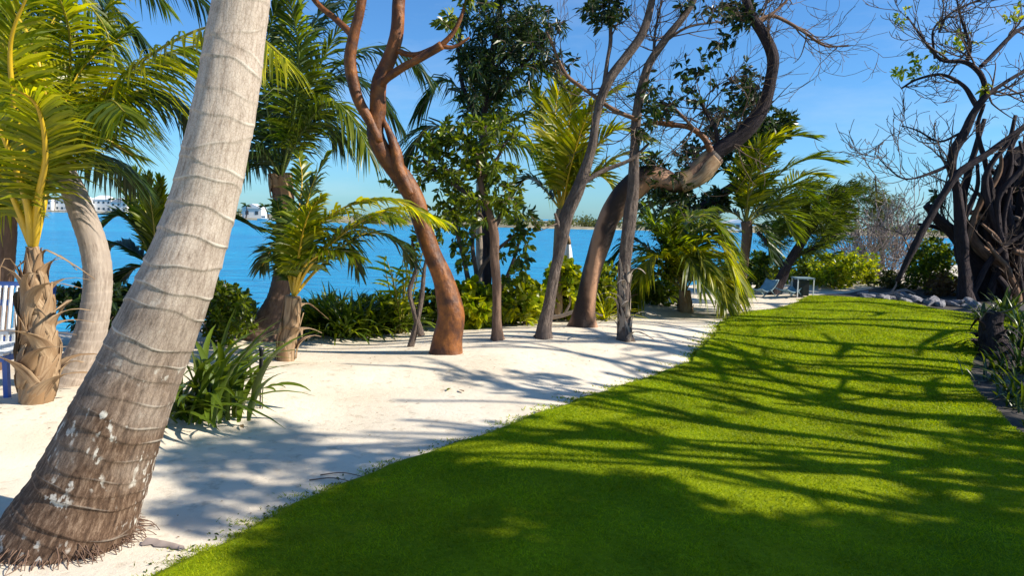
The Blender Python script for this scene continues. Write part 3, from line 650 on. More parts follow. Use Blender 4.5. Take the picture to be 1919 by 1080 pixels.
rg = np.random.default_rng(21)
base = G(62, 752)
p3 = thing('coconut_palm', 'young palm wrapped in peeling tan leaf sheaths at the left edge', 'palm tree', base)
Yb = base[1]
o, c, rr = palm_trunk(p3, [(68, 765), (70, 710), (70, 640), (68, 560), (64, 500), (62, 462)], [27, 32, 29, 25, 19, 9], M['boot'], Yb, 0, 50, 5, .02, .06)
boots(p3, c, rr, M['boot'], rg, 52, .50, .26, .0, .88, 1.0, 1.7, .35)
px_fronds(p3, (62, 462), Yb, [
    ([(48, 380), (15, 250), (-70, 130)], .2, 'palm_yellow'), ([(80, 330), (90, 200), (50, 60), (-20, -20)], .3, 'palm_yellow'),
    ([(85, 360), (105, 240), (150, 130), (235, 60)], .5, 'palm'), ([(38, 400), (0, 330), (-60, 300)], -.4, 'palm_yellow'),
    ([(55, 370), (30, 220), (20, 80), (60, -30)], -.6, 'palm_yellow'), ([(75, 380), (120, 300), (185, 260), (250, 290)], .8, 'palm'),
    ([(45, 360), (-20, 210), (-120, 160)], -.8, 'palm'), ([(70, 350), (60, 180), (100, 40), (170, -30)], 1.0, 'palm'), ([(30, 400), (-40, 340), (-90, 400)], .2, 'palm'),
    ([(60, 350), (45, 250), (0, 180), (-60, 170)], .0, 'palm_yellow'), ([(72, 370), (85, 290), (70, 200), (20, 160)], -.9, 'palm_yellow')],
    .55, 'palm_yellow', 'rib_yellow', n=80, width=.026, droop=.3, start=.28, rr=.036, fwd=(72, 30))

base = G(-26, 694)
p4 = thing('coconut_palm', 'brown palm trunk cut by the left picture edge, beside the striped chair', 'palm tree', base)
Yb = base[1]
palm_trunk(p4, [(-26, 702), (-15, 640), (0, 540), (8, 450), (5, 380), (-5, 250), (-20, 80), (-40, -70)], [30, 24, 21, 20, 19, 18, 17, 15], M['bark_brown'], Yb, -.3, 200, 8, .04, .03, 24)
px_fronds(p4, (-40, -70), Yb - .3, [
    ([(40, -110), (140, -60), (230, 30), (275, 80)], .6, 'palm_dark'), ([(30, -60), (90, 0), (120, 90), (120, 160)], -.5, 'palm_dark'),
    ([(60, -120), (190, -110), (330, -40), (400, 30)], 1.6, 'palm_dark'), ([(10, -20), (30, 60), (20, 160)], -.8, 'palm'),
    ([(40, -80), (120, -40), (190, 40), (215, 110)], -.3, 'palm'), ([(-10, 0), (-20, 120), (-60, 240)], .6, 'palm'), ([(80, -130), (200, -100), (310, 10)], 2.2, 'palm')],
    .6, 'palm', 'rib', n=80, width=.026, droop=.4, vee=0, rr=.02)

base = GY(296, 9.2)
p6 = thing('coconut_palm', 'small upright palm over the water, half hidden by the thick leaning trunk', 'palm tree', base)
tp = P(292, 515, 9.2)
mb = MB(); tube(mb, cat([base - [0, 0, .05], (base + tp) / 2 + [.03, 0, 0], tp], 20), np.linspace(.11, .07, 20), 12); mb.build('trunk', M['bark_brown'], p6)
px_fronds(p6, (292, 510), 9.2, [([(280, 430), (255, 325)], .1, 'palm'), ([(296, 430), (300, 340)], -.2, 'palm_yellow'), ([(272, 440), (232, 350)], .3, 'palm'),
    ([(265, 445), (225, 405), (185, 430)], -.2, 'palm_dark'), ([(255, 475), (215, 460), (180, 500)], .4, 'palm_dark'), ([(310, 440), (345, 360)], .3, 'palm'),
    ([(330, 440), (400, 400), (480, 425)], .5, 'palm_dark'), ([(262, 500), (230, 520), (205, 560)], .3, 'palm_dark'), ([(288, 420), (276, 335)], -.4, 'palm')],
    .52, 'palm', 'rib', n=66, width=.034, droop=.2, vee=.35, fwd=(40, 14), rr=.014)

# ------------------------------------------------------------------ middle palms
base = G(492, 634)
p9 = thing('coconut_palm', 'tall dark palm with flared foot and upswept crown right of the thick leaning trunk', 'palm tree', base)
Yb = base[1]
palm_trunk(p9, [(488, 645), (497, 620), (515, 580), (530, 520), (536, 450), (533, 390), (526, 335)], [44, 28, 20, 18, 17.5, 17, 19, 20], M['bark_brown'], Yb, 0, 160, 9, .05, .03, 22)
mbt = MB()
px_fronds(p9, (526, 332), Yb, [
    ([(518, 200), (545, 60), (575, -50)], .4, 'palm_dark'), ([(560, 215), (610, 100), (665, 0)], -.3), ([(580, 200), (640, 140), (700, 165), (745, 225)], .4, 'palm_dark'),
    ([(545, 180), (600, 40), (700, -50)], .9, 'palm_dark'), ([(505, 230), (495, 110), (520, 0)], -.7, 'palm_dark'), ([(490, 265), (465, 190), (440, 150)], .6, 'palm_dark'),
    ([(480, 300), (440, 300), (400, 340)], .4, 'palm_dark'), ([(570, 240), (620, 190), (665, 230), (690, 280)], -.6), ([(500, 290), (470, 270), (440, 300)], -.6, 'palm_dark'),
    ([(550, 220), (560, 100), (540, -20)], -.9), ([(535, 210), (570, 80), (640, -40)], .0, 'palm_dark'), ([(590, 180), (660, 100), (740, 90), (800, 140)], 1.0, 'palm_dark'), ([(560, 260), (600, 215), (640, 260)], .8, 'palm_dark')],
    .76, 'palm', 'rib_green', n=84, width=.032, droop=.45, vee=.0, rr=.026)
rg = np.random.default_rng(31)
boots(p9, np.array([P(530, 385, Yb), P(527, 355, Yb), P(526, 325, Yb)]), np.array([.13, .14, .13]), M['boot'], rg, 8, .3, .4, .1, .9, 1.0)

base = G(538, 676)
p10 = thing('coconut_palm', 'low young palm with arching yellow-ribbed fronds and shaggy brown foot', 'palm tree', base)
Yb = base[1]
o, c, rr = palm_trunk(p10, [(536, 684), (538, 640), (546, 590), (550, 555)], [18, 17, 15, 13], M['boot'], Yb, 0, 30, 4, .03, .08, 14)
boots(p10, c, rr, M['boot'], rg, 18, .34, .3, 0, .8, 1.1)
px_fronds(p10, (550, 556), Yb, [
    ([(562, 440), (585, 350), (612, 292)], .3), ([(566, 455), (640, 392), (720, 372), (800, 402)], -.4, 'palm_yellow'), ([(590, 480), (680, 412), (760, 390), (828, 412)], .2, 'palm_yellow'),
    ([(580, 500), (640, 440), (700, 405), (740, 410)], -.6), ([(540, 480), (528, 420), (520, 380)], .4), ([(575, 470), (610, 430), (650, 450), (670, 500)], .5, 'palm_dark'),
    ([(560, 480), (575, 410), (600, 370)], -.5, 'palm_yellow'), ([(570, 500), (620, 470), (670, 480)], -.6), ([(535, 500), (510, 470), (490, 500)], .3, 'palm_dark'),
    ([(600, 500), (680, 440), (740, 450), (775, 490)], .7, 'palm_dark'), ([(556, 430), (566, 340), (560, 290)], .6)],
    .48, 'palm', 'rib_yellow', n=70, width=.032, droop=.35, vee=.15, start=.2, rr=.02)

base = GY(903, 13.2)
pc = thing('coconut_palm', 'palm behind the leafy centre trees with pale trunk and long drooping frond', 'palm tree', base)
palm_trunk(pc, [(902, 590), (901, 500), (899, 420), (902, 320), (906, 285)], [11, 9.5, 8, 8, 8], M['bark_palm'], 13.2, 0, 110, 2, .04, .02, 14)
px_fronds(pc, (906, 285), 13.2, [([(940, 240), (985, 212), (1060, 165)], -.3), ([(925, 200), (985, 125), (1035, 140)], -.4), ([(880, 200), (835, 150), (790, 200)], .3, 'palm_dark'),
    ([(950, 270), (1000, 280), (1030, 330)], .2), ([(890, 180), (860, 80), (845, 20)], .3, 'palm_yellow'), ([(860, 250), (800, 240), (760, 300)], .3, 'palm_dark'), ([(915, 180), (940, 90), (1000, 60)], .7), ([(930, 230), (975, 170), (1020, 200)], .4)],
    .85, 'palm', 'rib', n=60, width=.042, droop=.6, rr=.025)

base = GY(1048, 12.3)
pd = thing('coconut_palm', 'sunlit yellow-green palm standing behind the grey leaning tree', 'palm tree', base)
palm_trunk(pd, [(1046, 590), (1044, 500), (1048, 420), (1052, 392)], [10, 9, 9, 9], M['boot'], 12.3, 0, 60, 2, .04, .03, 14)
px_fronds(pd, (1052, 395), 12.3, [([(1062, 280), (1072, 170)], -.3, 'palm_yellow'), ([(1100, 300), (1150, 245), (1210, 255)], -.4, 'palm_yellow'), ([(1110, 330), (1170, 290), (1222, 310)], -.2, 'palm_yellow'),
    ([(1022, 320), (990, 265), (955, 250)], .2), ([(1020, 355), (990, 335), (960, 360)], .2, 'palm_dark'), ([(1085, 290), (1115, 200), (1165, 160)], .5), ([(1035, 300), (1015, 210), (1000, 160)], .5),
    ([(1080, 350), (1125, 330), (1165, 370)], .2, 'palm_yellow'), ([(1070, 310), (1095, 230), (1120, 190)], -.6, 'palm_yellow'), ([(1045, 300), (1040, 220), (1050, 150)], .3)],
    .75, 'palm_yellow', 'rib_yellow', n=62, width=.045, droop=.25, vee=.2, rr=.022)

rg = np.random.default_rng(41)
base = G(1284, 585)
pe = thing('coconut_palm', 'low wide palm with stubby trunk, fronds swept right over the sand', 'palm tree', base)
Yb = base[1]
o, c, rr = palm_trunk(pe, [(1284, 592), (1284, 570), (1283, 545)], [13, 12, 10], M['boot'], Yb, 0, 20, 2, .03, .06, 12)
boots(pe, c, rr, M['boot'], rg, 8, .25, .3, 0, .9, 1.0)
px_fronds(pe, (1283, 548), Yb, [
    ([(1250, 480), (1225, 420), (1265, 385)], .4), ([(1270, 450), (1310, 405), (1350, 430), (1368, 490)], -.2), ([(1300, 470), (1340, 450), (1372, 500), (1385, 560)], -.6, 'palm_yellow'),
    ([(1240, 500), (1190, 450), (1150, 480)], .2, 'palm_dark'), ([(1245, 520), (1195, 510), (1165, 560)], -.3), ([(1310, 510), (1345, 520), (1360, 570)], -.8, 'palm_yellow'),
    ([(1280, 460), (1290, 410), (1330, 390)], .9), ([(1260, 470), (1230, 430), (1190, 420)], -.4, 'palm_dark'), ([(1295, 480), (1320, 440), (1352, 450)], .6, 'palm_dark'),
    ([(1300, 500), (1350, 480), (1390, 530)], .3), ([(1265, 500), (1225, 480), (1200, 520)], -.9, 'palm_yellow'), ([(1275, 480), (1255, 440), (1270, 405)], -.8), ([(1285, 490), (1310, 470), (1335, 510)], -1.0, 'palm_yellow'), ([(1255, 470), (1215, 400), (1240, 372)], .1), ([(1290, 450), (1335, 420), (1375, 470)], .5, 'palm'), ([(1260, 510), (1210, 500), (1180, 590)], -.5), ([(1305, 520), (1345, 540), (1375, 590)], -.3), ([(1250, 490), (1190, 470), (1145, 520)], .4), ([(1280, 500), (1290, 480), (1320, 540)], -1.2)],
    .78, 'palm', 'rib', n=64, width=.046, droop=.35, wind=(.06, 0, 0), rr=.018)

base = G(1392, 553)
base = GY(1392, 16.0)
pf = thing('coconut_palm', 'slender brown-stemmed palm at the far bend of the sand path', 'palm tree', base)
Yb = base[1]
palm_trunk(pf, [(1392, 572), (1392, 520), (1396, 475), (1400, 440), (1398, 415)], [9.5, 8, 8, 9, 10], M['bark_brown'], Yb, 0, 80, 12, .05, .03, 14)
px_fronds(pf, (1398, 420), Yb, [
    ([(1420, 330), (1470, 262), (1522, 255)], -.3), ([(1445, 340), (1510, 300), (1566, 302)], -.5), ([(1393, 330), (1405, 255)], .2), ([(1410, 320), (1440, 260), (1480, 240)], .5, 'palm_yellow'),
    ([(1440, 370), (1490, 350), (1530, 380)], .4), ([(1380, 360), (1360, 320), (1335, 330)], .4, 'palm_dark'), ([(1375, 400), (1350, 400), (1330, 430)], .2, 'palm_dark'),
    ([(1430, 400), (1465, 400), (1490, 440)], .2), ([(1405, 340), (1425, 280), (1460, 250)], -.9, 'palm_yellow'), ([(1450, 380), (1500, 330), (1545, 330)], .9, 'palm_yellow'), ([(1415, 420), (1435, 440), (1445, 480)], -.3, 'palm_dark')],
    0.82, 'palm', 'rib', n=66, width=.042, droop=.15, vee=.25, wind=(.15, 0, .0), rr=.022)

# ------------------------------------------------------------------ trees
def leafy(name, label, base, limbs, blobs, leaf, k=9, L=.11, W=.05, bark='bark_grey', hi=True, seed=1, twig=.12, droop=.3, spread=.8, bare=None, twigmat='twig', cat_='tree', seg=18, rough=.12, sag=0, up=None, parent=None, bend=.3, twist=0.0, sweep=None, sprouts=None, slim=.8):
    """limbs: (path px, radii px, Y, dY[, material]); blobs fill the crown; bare adds leafless twigs"""
    rg = np.random.default_rng(seed); t = parent or thing(name, label, cat_, base); nodes = []; rads = []; nodes_out = []
    for i, row in enumerate(limbs):
        o, c, rr = limb('trunk' if i == 0 else 'branch', M[row[4] if len(row) > 4 else bark], t, row[0], np.array(row[1]) * slim, row[2], row[3], 60 if i == 0 else 30, seg if i == 0 else 9, rough, seed + i, 0.0, twist if i == 0 else 0.0)
        s_ = 0 if i else int(len(c) * .45)
        nodes += list(c[s_::2]); rads += list(rr[s_::2]); nodes_out += [(q < .022 * Yd or i > 0) for q, Yd in zip(rr[s_::2], [row[2] * .35] * len(c))]
    mbt = MB()
    if sprouts:
        n_, L_, r_, lv, up_ = sprouts; cl = np.array(nodes); cr = np.array(rads); wts = np.where(np.array(nodes_out), 1.0, 0); wts /= wts.sum()
        for q in rg.choice(len(cl), n_, p=wts): sprout(mbt, cl[q], rg.normal(size=3) * [1, .7, .9] + (cl[min(q + 1, len(cl) - 1)] - cl[max(0, q - 1)]) * 6, L_ * (.6 + .7 * rg.random()), min(cr[q] * .55, r_), rg, lv, up_, .55, 5, (.00042 if limbs[0][2] > 15 else .0003) * limbs[0][2])
    if bare:
        tg = blob(bare, rg); grow(nodes, rads, tg, mbt, rg, .00042 * limbs[0][2], bend * 1.3, 4, sag)
    if blobs:
        tg = blob(blobs, rg); d = grow(nodes, rads, tg, mbt, rg, .004, bend, 4, sag)
        mbl = MB(); rosettes(mbl, tg, d * (.5 if sweep else 1) + np.array([0, 0, .25]) + np.array(sweep or (0, 0, 0)), k, L, W, twig, droop, spread, hi, rg, up); 
    if mbt.n: mbt.build('twigs', M[twigmat], t, kind='stuff')
    if blobs: mbl.build('crown', M[leaf], t, smooth_=False, kind='stuff')
    return t

base = G(835, 662); Yb = base[1]
gl = leafy('gumbo_limbo_tree', 'smooth copper-barked tree with a curving trunk rising from the sand', base, [
    ([(836, 672), (838, 640), (846, 590), (834, 535), (812, 480), (790, 420), (777, 374), (753, 333), (724, 296), (704, 252), (708, 207), (711, 155), (728, 115), (741, 74), (746, 37), (748, -10), (760, -120)], [30, 26, 24, 19.5, 17.5, 17, 18, 18, 16, 15.5, 15.5, 14.5, 13, 11.5, 11, 11, 10], Yb, 0),
    ([(712, 268), (692, 225), (675, 195), (663, 160), (656, 112), (665, 60), (678, 0), (690, -110)], [8, 10, 10.5, 11, 9.5, 9, 9.5, 8], Yb - .05, -.1),
    ([(714, 162), (728, 145), (755, 126), (790, 108), (828, 84)], [6, 8, 7.5, 7, 8], Yb - .05, -.2), ([(826, 86), (850, 60), (868, 20), (880, -30)], [6, 4, 3, 2.5], Yb - .2, 0), ([(824, 86), (850, 88), (880, 70)], [5, 3, 2], Yb - .2, 0),
    ([(736, 85), (752, 98), (780, 102), (818, 88)], [5, 5.5, 5, 5.5], Yb, -.15), ([(660, 65), (630, 36), (590, 0), (560, -60)], [7, 5.5, 5, 4], Yb, .2),
    ([(772, 366), (748, 318), (742, 285), (730, 250), (718, 225)], [8, 12, 12, 8, 4], Yb - .07, .05)],
    [(700, -120, 160, 60, Yb, 1.2, 30), (845, 40, 35, 30, Yb, .4, 7), (570, -40, 60, 40, Yb, .5, 10), (880, -20, 60, 40, Yb, .5, 10)], 'leaf', 9, .11, .055, 'bark_red', True, 51, twigmat='twig', rough=.05, seg=22, slim=1.0)

base = G(930, 637); Yb = base[1]
leafy('leafy_tree', 'slim straight-trunked tree with glossy clustered leaves in the centre', base, [
    ([(931, 645), (931, 600), (930, 540), (927, 480), (925, 430), (915, 390), (900, 340), (895, 290)], [14, 11, 10.5, 10, 10, 8, 7, 5], Yb, 0, 'bark_brown'),
    ([(925, 430), (945, 390), (955, 360)], [6, 5, 4], Yb, .2), ([(912, 385), (870, 360), (830, 330), (790, 300)], [6, 5, 4, 3], Yb, .3), ([(900, 340), (930, 300), (945, 270)], [4, 3.5, 3], Yb, -.3),
    ([(925, 440), (895, 400), (860, 390)], [5, 4, 3], Yb, .3)],
    [(870, 320, 95, 60, Yb, .8, 56), (945, 350, 40, 55, Yb, .5, 24), (830, 270, 55, 35, Yb, .5, 24), (750, 345, 35, 18, Yb, .3, 8), (930, 245, 60, 40, Yb, .6, 30), (870, 395, 80, 40, Yb, .6, 34), (800, 300, 50, 40, Yb, .5, 18), (955, 395, 25, 25, Yb, .3, 9), (860, 250, 50, 40, Yb, .6, 20), (910, 300, 40, 40, Yb, .6, 18)],
    'leaf', 13, .105, .042, 'bark_grey', True, 61, .13, .2)
base = GY(880, 11.3)
leafy('sea_grape_tree', 'tangled several-stemmed leafy tree leaning over the water in the centre', base, [
    ([(885, 600), (880, 540), (868, 480), (858, 440), (850, 400)], [8, 7, 6, 5, 4], 11.4, 0), ([(888, 590), (893, 520), (885, 460), (892, 420)], [6, 5, 5, 4], 11.4, .2), ([(880, 560), (905, 500), (930, 470), (965, 440)], [5, 4.5, 4, 3], 11.4, 0), ([(895, 600), (940, 540), (965, 480), (975, 440)], [5, 4, 4, 3], 11.5, .1)],
    [(860, 430, 50, 40, 11.4, .6, 24), (975, 430, 38, 50, 11.4, .5, 22), (965, 500, 34, 36, 11.4, .5, 12), (880, 480, 40, 40, 11.5, .5, 8), (830, 420, 30, 25, 11.4, .4, 9)],
    'leaf', 9, .12, .07, 'bark_grey', True, 63, .12, .2)
base = GY(905, 12.6)
leafy('leafy_tree', 'tall dark tree with dense narrow leaves filling the top centre', base, [
    ([(910, 600), (912, 480), (908, 380), (905, 280), (910, 180), (925, 90), (940, 0), (950, -100)], [11, 10, 9, 9, 8, 7, 6, 4], 12.6, 0, 'bark_dark'),
    ([(908, 200), (950, 150), (1000, 100), (1035, 50)], [6, 5, 4, 3], 12.6, -.3), ([(907, 240), (870, 170), (860, 90), (870, 10)], [6, 5, 4, 3], 12.6, .2), ([(915, 140), (970, 80), (1000, 10)], [5, 4, 3], 12.6, .4)],
    [(960, 110, 95, 70, 12.6, .9, 130), (930, 30, 70, 60, 12.6, .9, 90), (1010, 60, 55, 70, 12.6, .7, 70), (900, 160, 45, 90, 12.6, .8, 80), (960, -60, 120, 60, 12.6, 1, 60), (870, 100, 30, 60, 12.6, .5, 20)],
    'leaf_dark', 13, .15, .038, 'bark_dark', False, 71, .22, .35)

base = G(1018, 634); Yb = base[1]
leafy('leaning_tree', 'grey-barked tree leaning right, its forked trunk patched with lichen', base, [
    ([(1016, 642), (1024, 590), (1036, 530), (1050, 460), (1064, 400), (1090, 340), (1108, 280), (1118, 220), (1135, 160), (1170, 110), (1205, 60), (1222, 0), (1232, -90)], [16, 13.5, 13, 14, 15, 13, 10.5, 10, 11, 9.5, 9, 8, 6], Yb, 0),
    ([(1132, 165), (1138, 115), (1145, 70), (1140, 10)], [6, 5, 4.5, 3], Yb, .1), ([(1090, 345), (1130, 320), (1180, 300), (1215, 270)], [6, 5, 4, 3], Yb, .2), ([(1050, 450), (1046, 420), (1040, 400)], [7, 5, 3], Yb, -.1)],
    [(1130, 15, 50, 32, Yb, .5, 38), (1240, -60, 90, 40, Yb, .6, 24)], 'leaf_dark', 10, .11, .045, 'bark_grey', True, 81, .12, .25,
    sprouts=(10, .5, .010, 1, .4))
base = G(1172, 637); Yb = base[1]
leafy('shaggy_tree', 'upright tree with shredded pale bark at its foot, second right of centre', base, [
    ([(1172, 645), (1170, 600), (1168, 540), (1172, 470), (1182, 400), (1188, 330), (1190, 270), (1196, 200), (1212, 130), (1245, 75), (1285, 25), (1310, -30), (1330, -120)], [18, 13, 13, 14, 15, 13, 11, 10, 9, 9, 8, 7, 5], Yb, 0, 'bark_grey'),
    ([(1196, 225), (1150, 205), (1100, 170), (1062, 140), (1040, 95), (1025, 60)], [5, 5, 4.5, 4, 3, 2.5], Yb - .1, -.3, 'bark_tan'), ([(1245, 78), (1290, 50), (1350, 40)], [4, 3, 2], Yb, .2), ([(1225, 110), (1228, 60), (1240, 0)], [4, 3, 2], Yb, .2)],
    [(1215, 180, 28, 50, Yb, .3, 16), (1205, 240, 35, 30, Yb, .3, 12), (1320, 10, 60, 25, Yb, .5, 12), (1060, 120, 30, 40, Yb, .3, 6)], 'leaf_dark', 8, .11, .045, 'bark_grey', True, 91, .12, .25,
    sprouts=(30, .6, .010, 2, .3))
tr = bpy.data.objects['shaggy_tree']; rg = np.random.default_rng(93)
boots(tr, pts([(1172, 640), (1170, 590), (1169, 540), (1174, 470), (1183, 400), (1188, 340)], Yb), np.array([15, 11, 10.5, 11, 11, 9]) * px2m(Yb), M['bark_palm'], rg, 34, .34, .35, 0, .45, .7, .8, .25)

base = G(1094, 612); Yb = base[1]
bt = leafy('twisted_tree', 'thick twisted tree bending far right in a crooked elbow over the path', base, [
    ([(1092, 622), (1096, 590), (1105, 530), (1122, 465), (1143, 408), (1172, 362), (1212, 334), (1240, 336), (1262, 345), (1288, 336), (1318, 312), (1342, 290)],
     [27, 23, 21, 21, 22, 21, 25, 29, 27, 22, 24, 20], Yb, -.1, 'bark_twist'),
    ([(1322, 306), (1345, 285), (1395, 248), (1428, 205), (1444, 150), (1448, 105), (1428, 60), (1405, 22), (1395, -20), (1392, -90)], [17, 19, 18.5, 16, 14, 14, 12, 10, 9, 7], Yb - .1, -.1, 'bark_dark'),  # elbow limb: the shade on it is put into its darker bark colour
    ([(1335, 292), (1322, 262), (1295, 240), (1265, 234), (1235, 230), (1205, 232)], [9, 7, 6.5, 6, 5, 4], Yb - .15, 0, 'bark_red'), ([(1348, 282), (1340, 240), (1320, 205), (1315, 190)], [6, 5, 4, 3], Yb - .1, .1, 'bark_dark'),
    ([(1415, 40), (1450, 30), (1500, 55), (1545, 85), (1590, 85)], [5, 4, 3.5, 2.5, 1.5], Yb - .2, .2), ([(1420, 45), (1470, 5), (1500, -40)], [4, 3, 2], Yb - .2, .2), ([(1300, 240), (1260, 200), (1235, 195)], [3.5, 3, 2], Yb - .2, .2)],
    [(1385, 20, 45, 40, Yb, .5, 34), (1290, 140, 70, 60, Yb, .5, 22), (1240, 210, 40, 40, Yb, .4, 12), (1385, 160, 40, 60, Yb, .4, 14), (1380, -60, 100, 50, Yb, .8, 40), (1350, 80, 25, 25, Yb, .3, 8)], 'leaf_dark', 8, .12, .05, 'bark_tan', True, 101, .13, .25,
    sprouts=(56, .75, .014, 2, .2), rough=.05, twist=.20, seg=28)
limb('broken_stub', M['boot'], bt, [(1272, 346), (1300, 331), (1322, 312), (1339, 297)], np.array([19, 21, 20, 17]), Yb - .12, 0, 26, 20, .16, 17)
# mossy knot with air plants on the horizontal part
mb = MB(); rg = np.random.default_rng(5)
cc = pts([(1215, 325), (1235, 345), (1255, 360), (1275, 352), (1290, 345), (1205, 300), (1225, 310), (1262, 330), (1285, 372), (1240, 372)], Yb - .12)
C = np.repeat(cc, 7, 0) + rg.normal(size=(70, 3)) * .07
rosettes(mb, C, rg.normal(size=(70, 3)) + [0, -.5, .6], 7, .17, .04, .05, .3, 1.0, True, rg); mb.build('air_plants', M['leaf_dark'], bt, smooth_=False, kind='stuff')

base = GY(1270, 16.5)
leafy('leafy_tree', 'dark broad tree leaning right behind the twisted elbow tree', base, [
    ([(1262, 600), (1268, 520), (1275, 440), (1290, 410), (1330, 380), (1380, 345), (1425, 300)], [13, 12, 12, 13, 12, 10, 6], 16.5, 0, 'bark_dark'), ([(1290, 410), (1285, 385), (1295, 340)], [8, 7, 4], 16.5, .2), ([(1380, 345), (1400, 280), (1395, 210)], [6, 5, 3], 16.5, .3), ([(1420, 305), (1460, 260), (1475, 230)], [5, 4, 3], 16.5, 0)],
    [(1390, 250, 85, 80, 16.5, 1.2, 150), (1455, 225, 42, 35, 16.5, .7, 44), (1300, 390, 50, 28, 16.5, .6, 34), (1345, 378, 34, 34, 16.8, .6, 34), (1300, 290, 35, 40, 16.5, .5, 22), (1410, 170, 40, 40, 16.5, .6, 34), (1240, 380, 60, 50, 16.5, .6, 40)],
    'leaf_dark', 11, .17, .075, 'bark_dark', False, 111, .2, .2)

base = G(1452, 552); Yb = base[1]
leafy('weeping_tree', 'wind-swept feathery tree on a dark leaning trunk beside the low chairs', base, [
    ([(1446, 560), (1462, 525), (1480, 490), (1512, 440), (1545, 395), (1568, 355)], [15, 12, 11, 9, 6, 4], Yb, 0, 'bark_dark'), ([(1470, 505), (1445, 465), (1420, 435)], [8, 6, 4], Yb, .3, 'bark_dark'), ([(1490, 480), (1525, 465), (1570, 440)], [6, 5, 3], Yb, -.2, 'bark_dark'), ([(1520, 430), (1515, 385), (1525, 345)], [5, 4, 3], Yb, .3, 'bark_dark')],
    [(1530, 385, 62, 60, Yb, 1.0, 110), (1462, 432, 34, 28, Yb + .6, .6, 44), (1575, 400, 32, 62, Yb, .8, 70), (1545, 455, 30, 30, Yb, .6, 22), (1470, 375, 55, 24, Yb, .8, 40), (1600, 360, 25, 25, Yb, .5, 14)],
    'leaf_feather', 26, .26, .017, 'bark_dark', False, 121, .42, .25, .42, sweep=(.9, 0, .25))
bb = GY(1655, 34)
leafy('pine_tree', 'slender feathery pine standing alone against the sky at far right', bb, [
    ([(1655, 520), (1652, 450), (1645, 390), (1640, 330)], [5, 4, 3, 1.5], 34, 0)],
    [(1640, 385, 30, 58, 34, .9, 150), (1608, 355, 26, 28, 34, .6, 50), (1668, 395, 30, 40, 34, .7, 70), (1660, 450, 36, 40, 34, .8, 70)], 'leaf_olive', 14, .24, .035, 'bark_grey', False, 131, .4, .1)
bb = GY(1655, 24)
leafy('bare_shrub', 'leafless grey thicket of fine twigs in the gap at far right', bb, [
    ([(1650, 560), (1648, 520), (1640, 480)], [3, 2.5, 2], 24, 0), ([(1652, 560), (1670, 510), (1690, 470)], [3, 2, 1.5], 24, 0), ([(1648, 560), (1620, 510), (1600, 470)], [3, 2, 1.5], 24, 0)],
    [(1650, 480, 55, 40, 24, 1, 12)], 'leaf_olive', 6, .14, .05, 'bark_grey', False, 141, sprouts=(70, 1.5, .018, 2, .4), twigmat='twig_pale', cat_='shrub')

# bare tree and strangler fig at the right
base = G(1806, 572); Yb = 17.5
leafy('bare_tree', 'tall bare tree with dark crooked limbs and few yellow leaves at right', base, [
    ([(1812, 575), (1806, 500), (1800, 430), (1796, 370), (1783, 300), (1806, 250), (1832, 200), (1852, 175)], [17, 15, 13, 11, 10, 10, 9, 8], Yb, 0, 'bark_dark'),
    ([(1832, 200), (1805, 160), (1765, 140), (1720, 148), (1690, 165)], [6, 5, 4, 3, 2], Yb, .3, 'bark_dark'), ([(1852, 178), (1835, 135), (1808, 116), (1765, 112), (1735, 80), (1700, 30)], [6, 5.5, 5, 4, 2.5, 1.5], Yb, -.3, 'bark_dark'),
    ([(1852, 176), (1890, 150), (1930, 128)], [5, 4.5, 4], Yb, .2, 'bark_dark'), ([(1838, 125), (1868, 95), (1900, 62), (1940, 40)], [5, 5, 4.5, 3], Yb, .4, 'bark_dark'), ([(1812, 116), (1818, 85), (1800, 30), (1790, -20)], [5, 3.5, 2.5, 1.5], Yb, 0, 'bark_dark'),
    ([(1682, 528), (1705, 480), (1740, 412), (1790, 332), (1840, 295), (1885, 262), (1930, 230)], [6, 8, 8.5, 8.5, 7.5, 7, 6], Yb - .4, .3, 'bark_dark'), ([(1786, 305), (1745, 325), (1695, 335), (1660, 310), (1640, 288)], [4, 3, 2, 1.5, 1], Yb, -.4, 'bark_dark'),
    ([(1800, 250), (1760, 265), (1720, 245), (1690, 235)], [3, 2.5, 2, 1], Yb, .3), ([(1760, 60), (1775, 30), (1820, 5), (1870, -10)], [3, 2.5, 2, 2], Yb, 0), ([(1752, 110), (1748, 60), (1765, 35)], [3, 2.5, 2], Yb, 0)],
    [(1715, 125, 45, 28, Yb, .5, 17), (1790, 80, 50, 50, Yb, .6, 9), (1900, 20, 30, 20, Yb, .4, 6), (1690, 30, 15, 30, Yb, .3, 4), (1848, 165, 12, 10, Yb, .2, 4)], 'leaf_lime', 7, .15, .065, 'bark_dark', True, 151, .14, .2,
    sprouts=(62, 1.05, .026, 2, .25), bend=.5)
base = G(1880, 572); Yf = 18.2
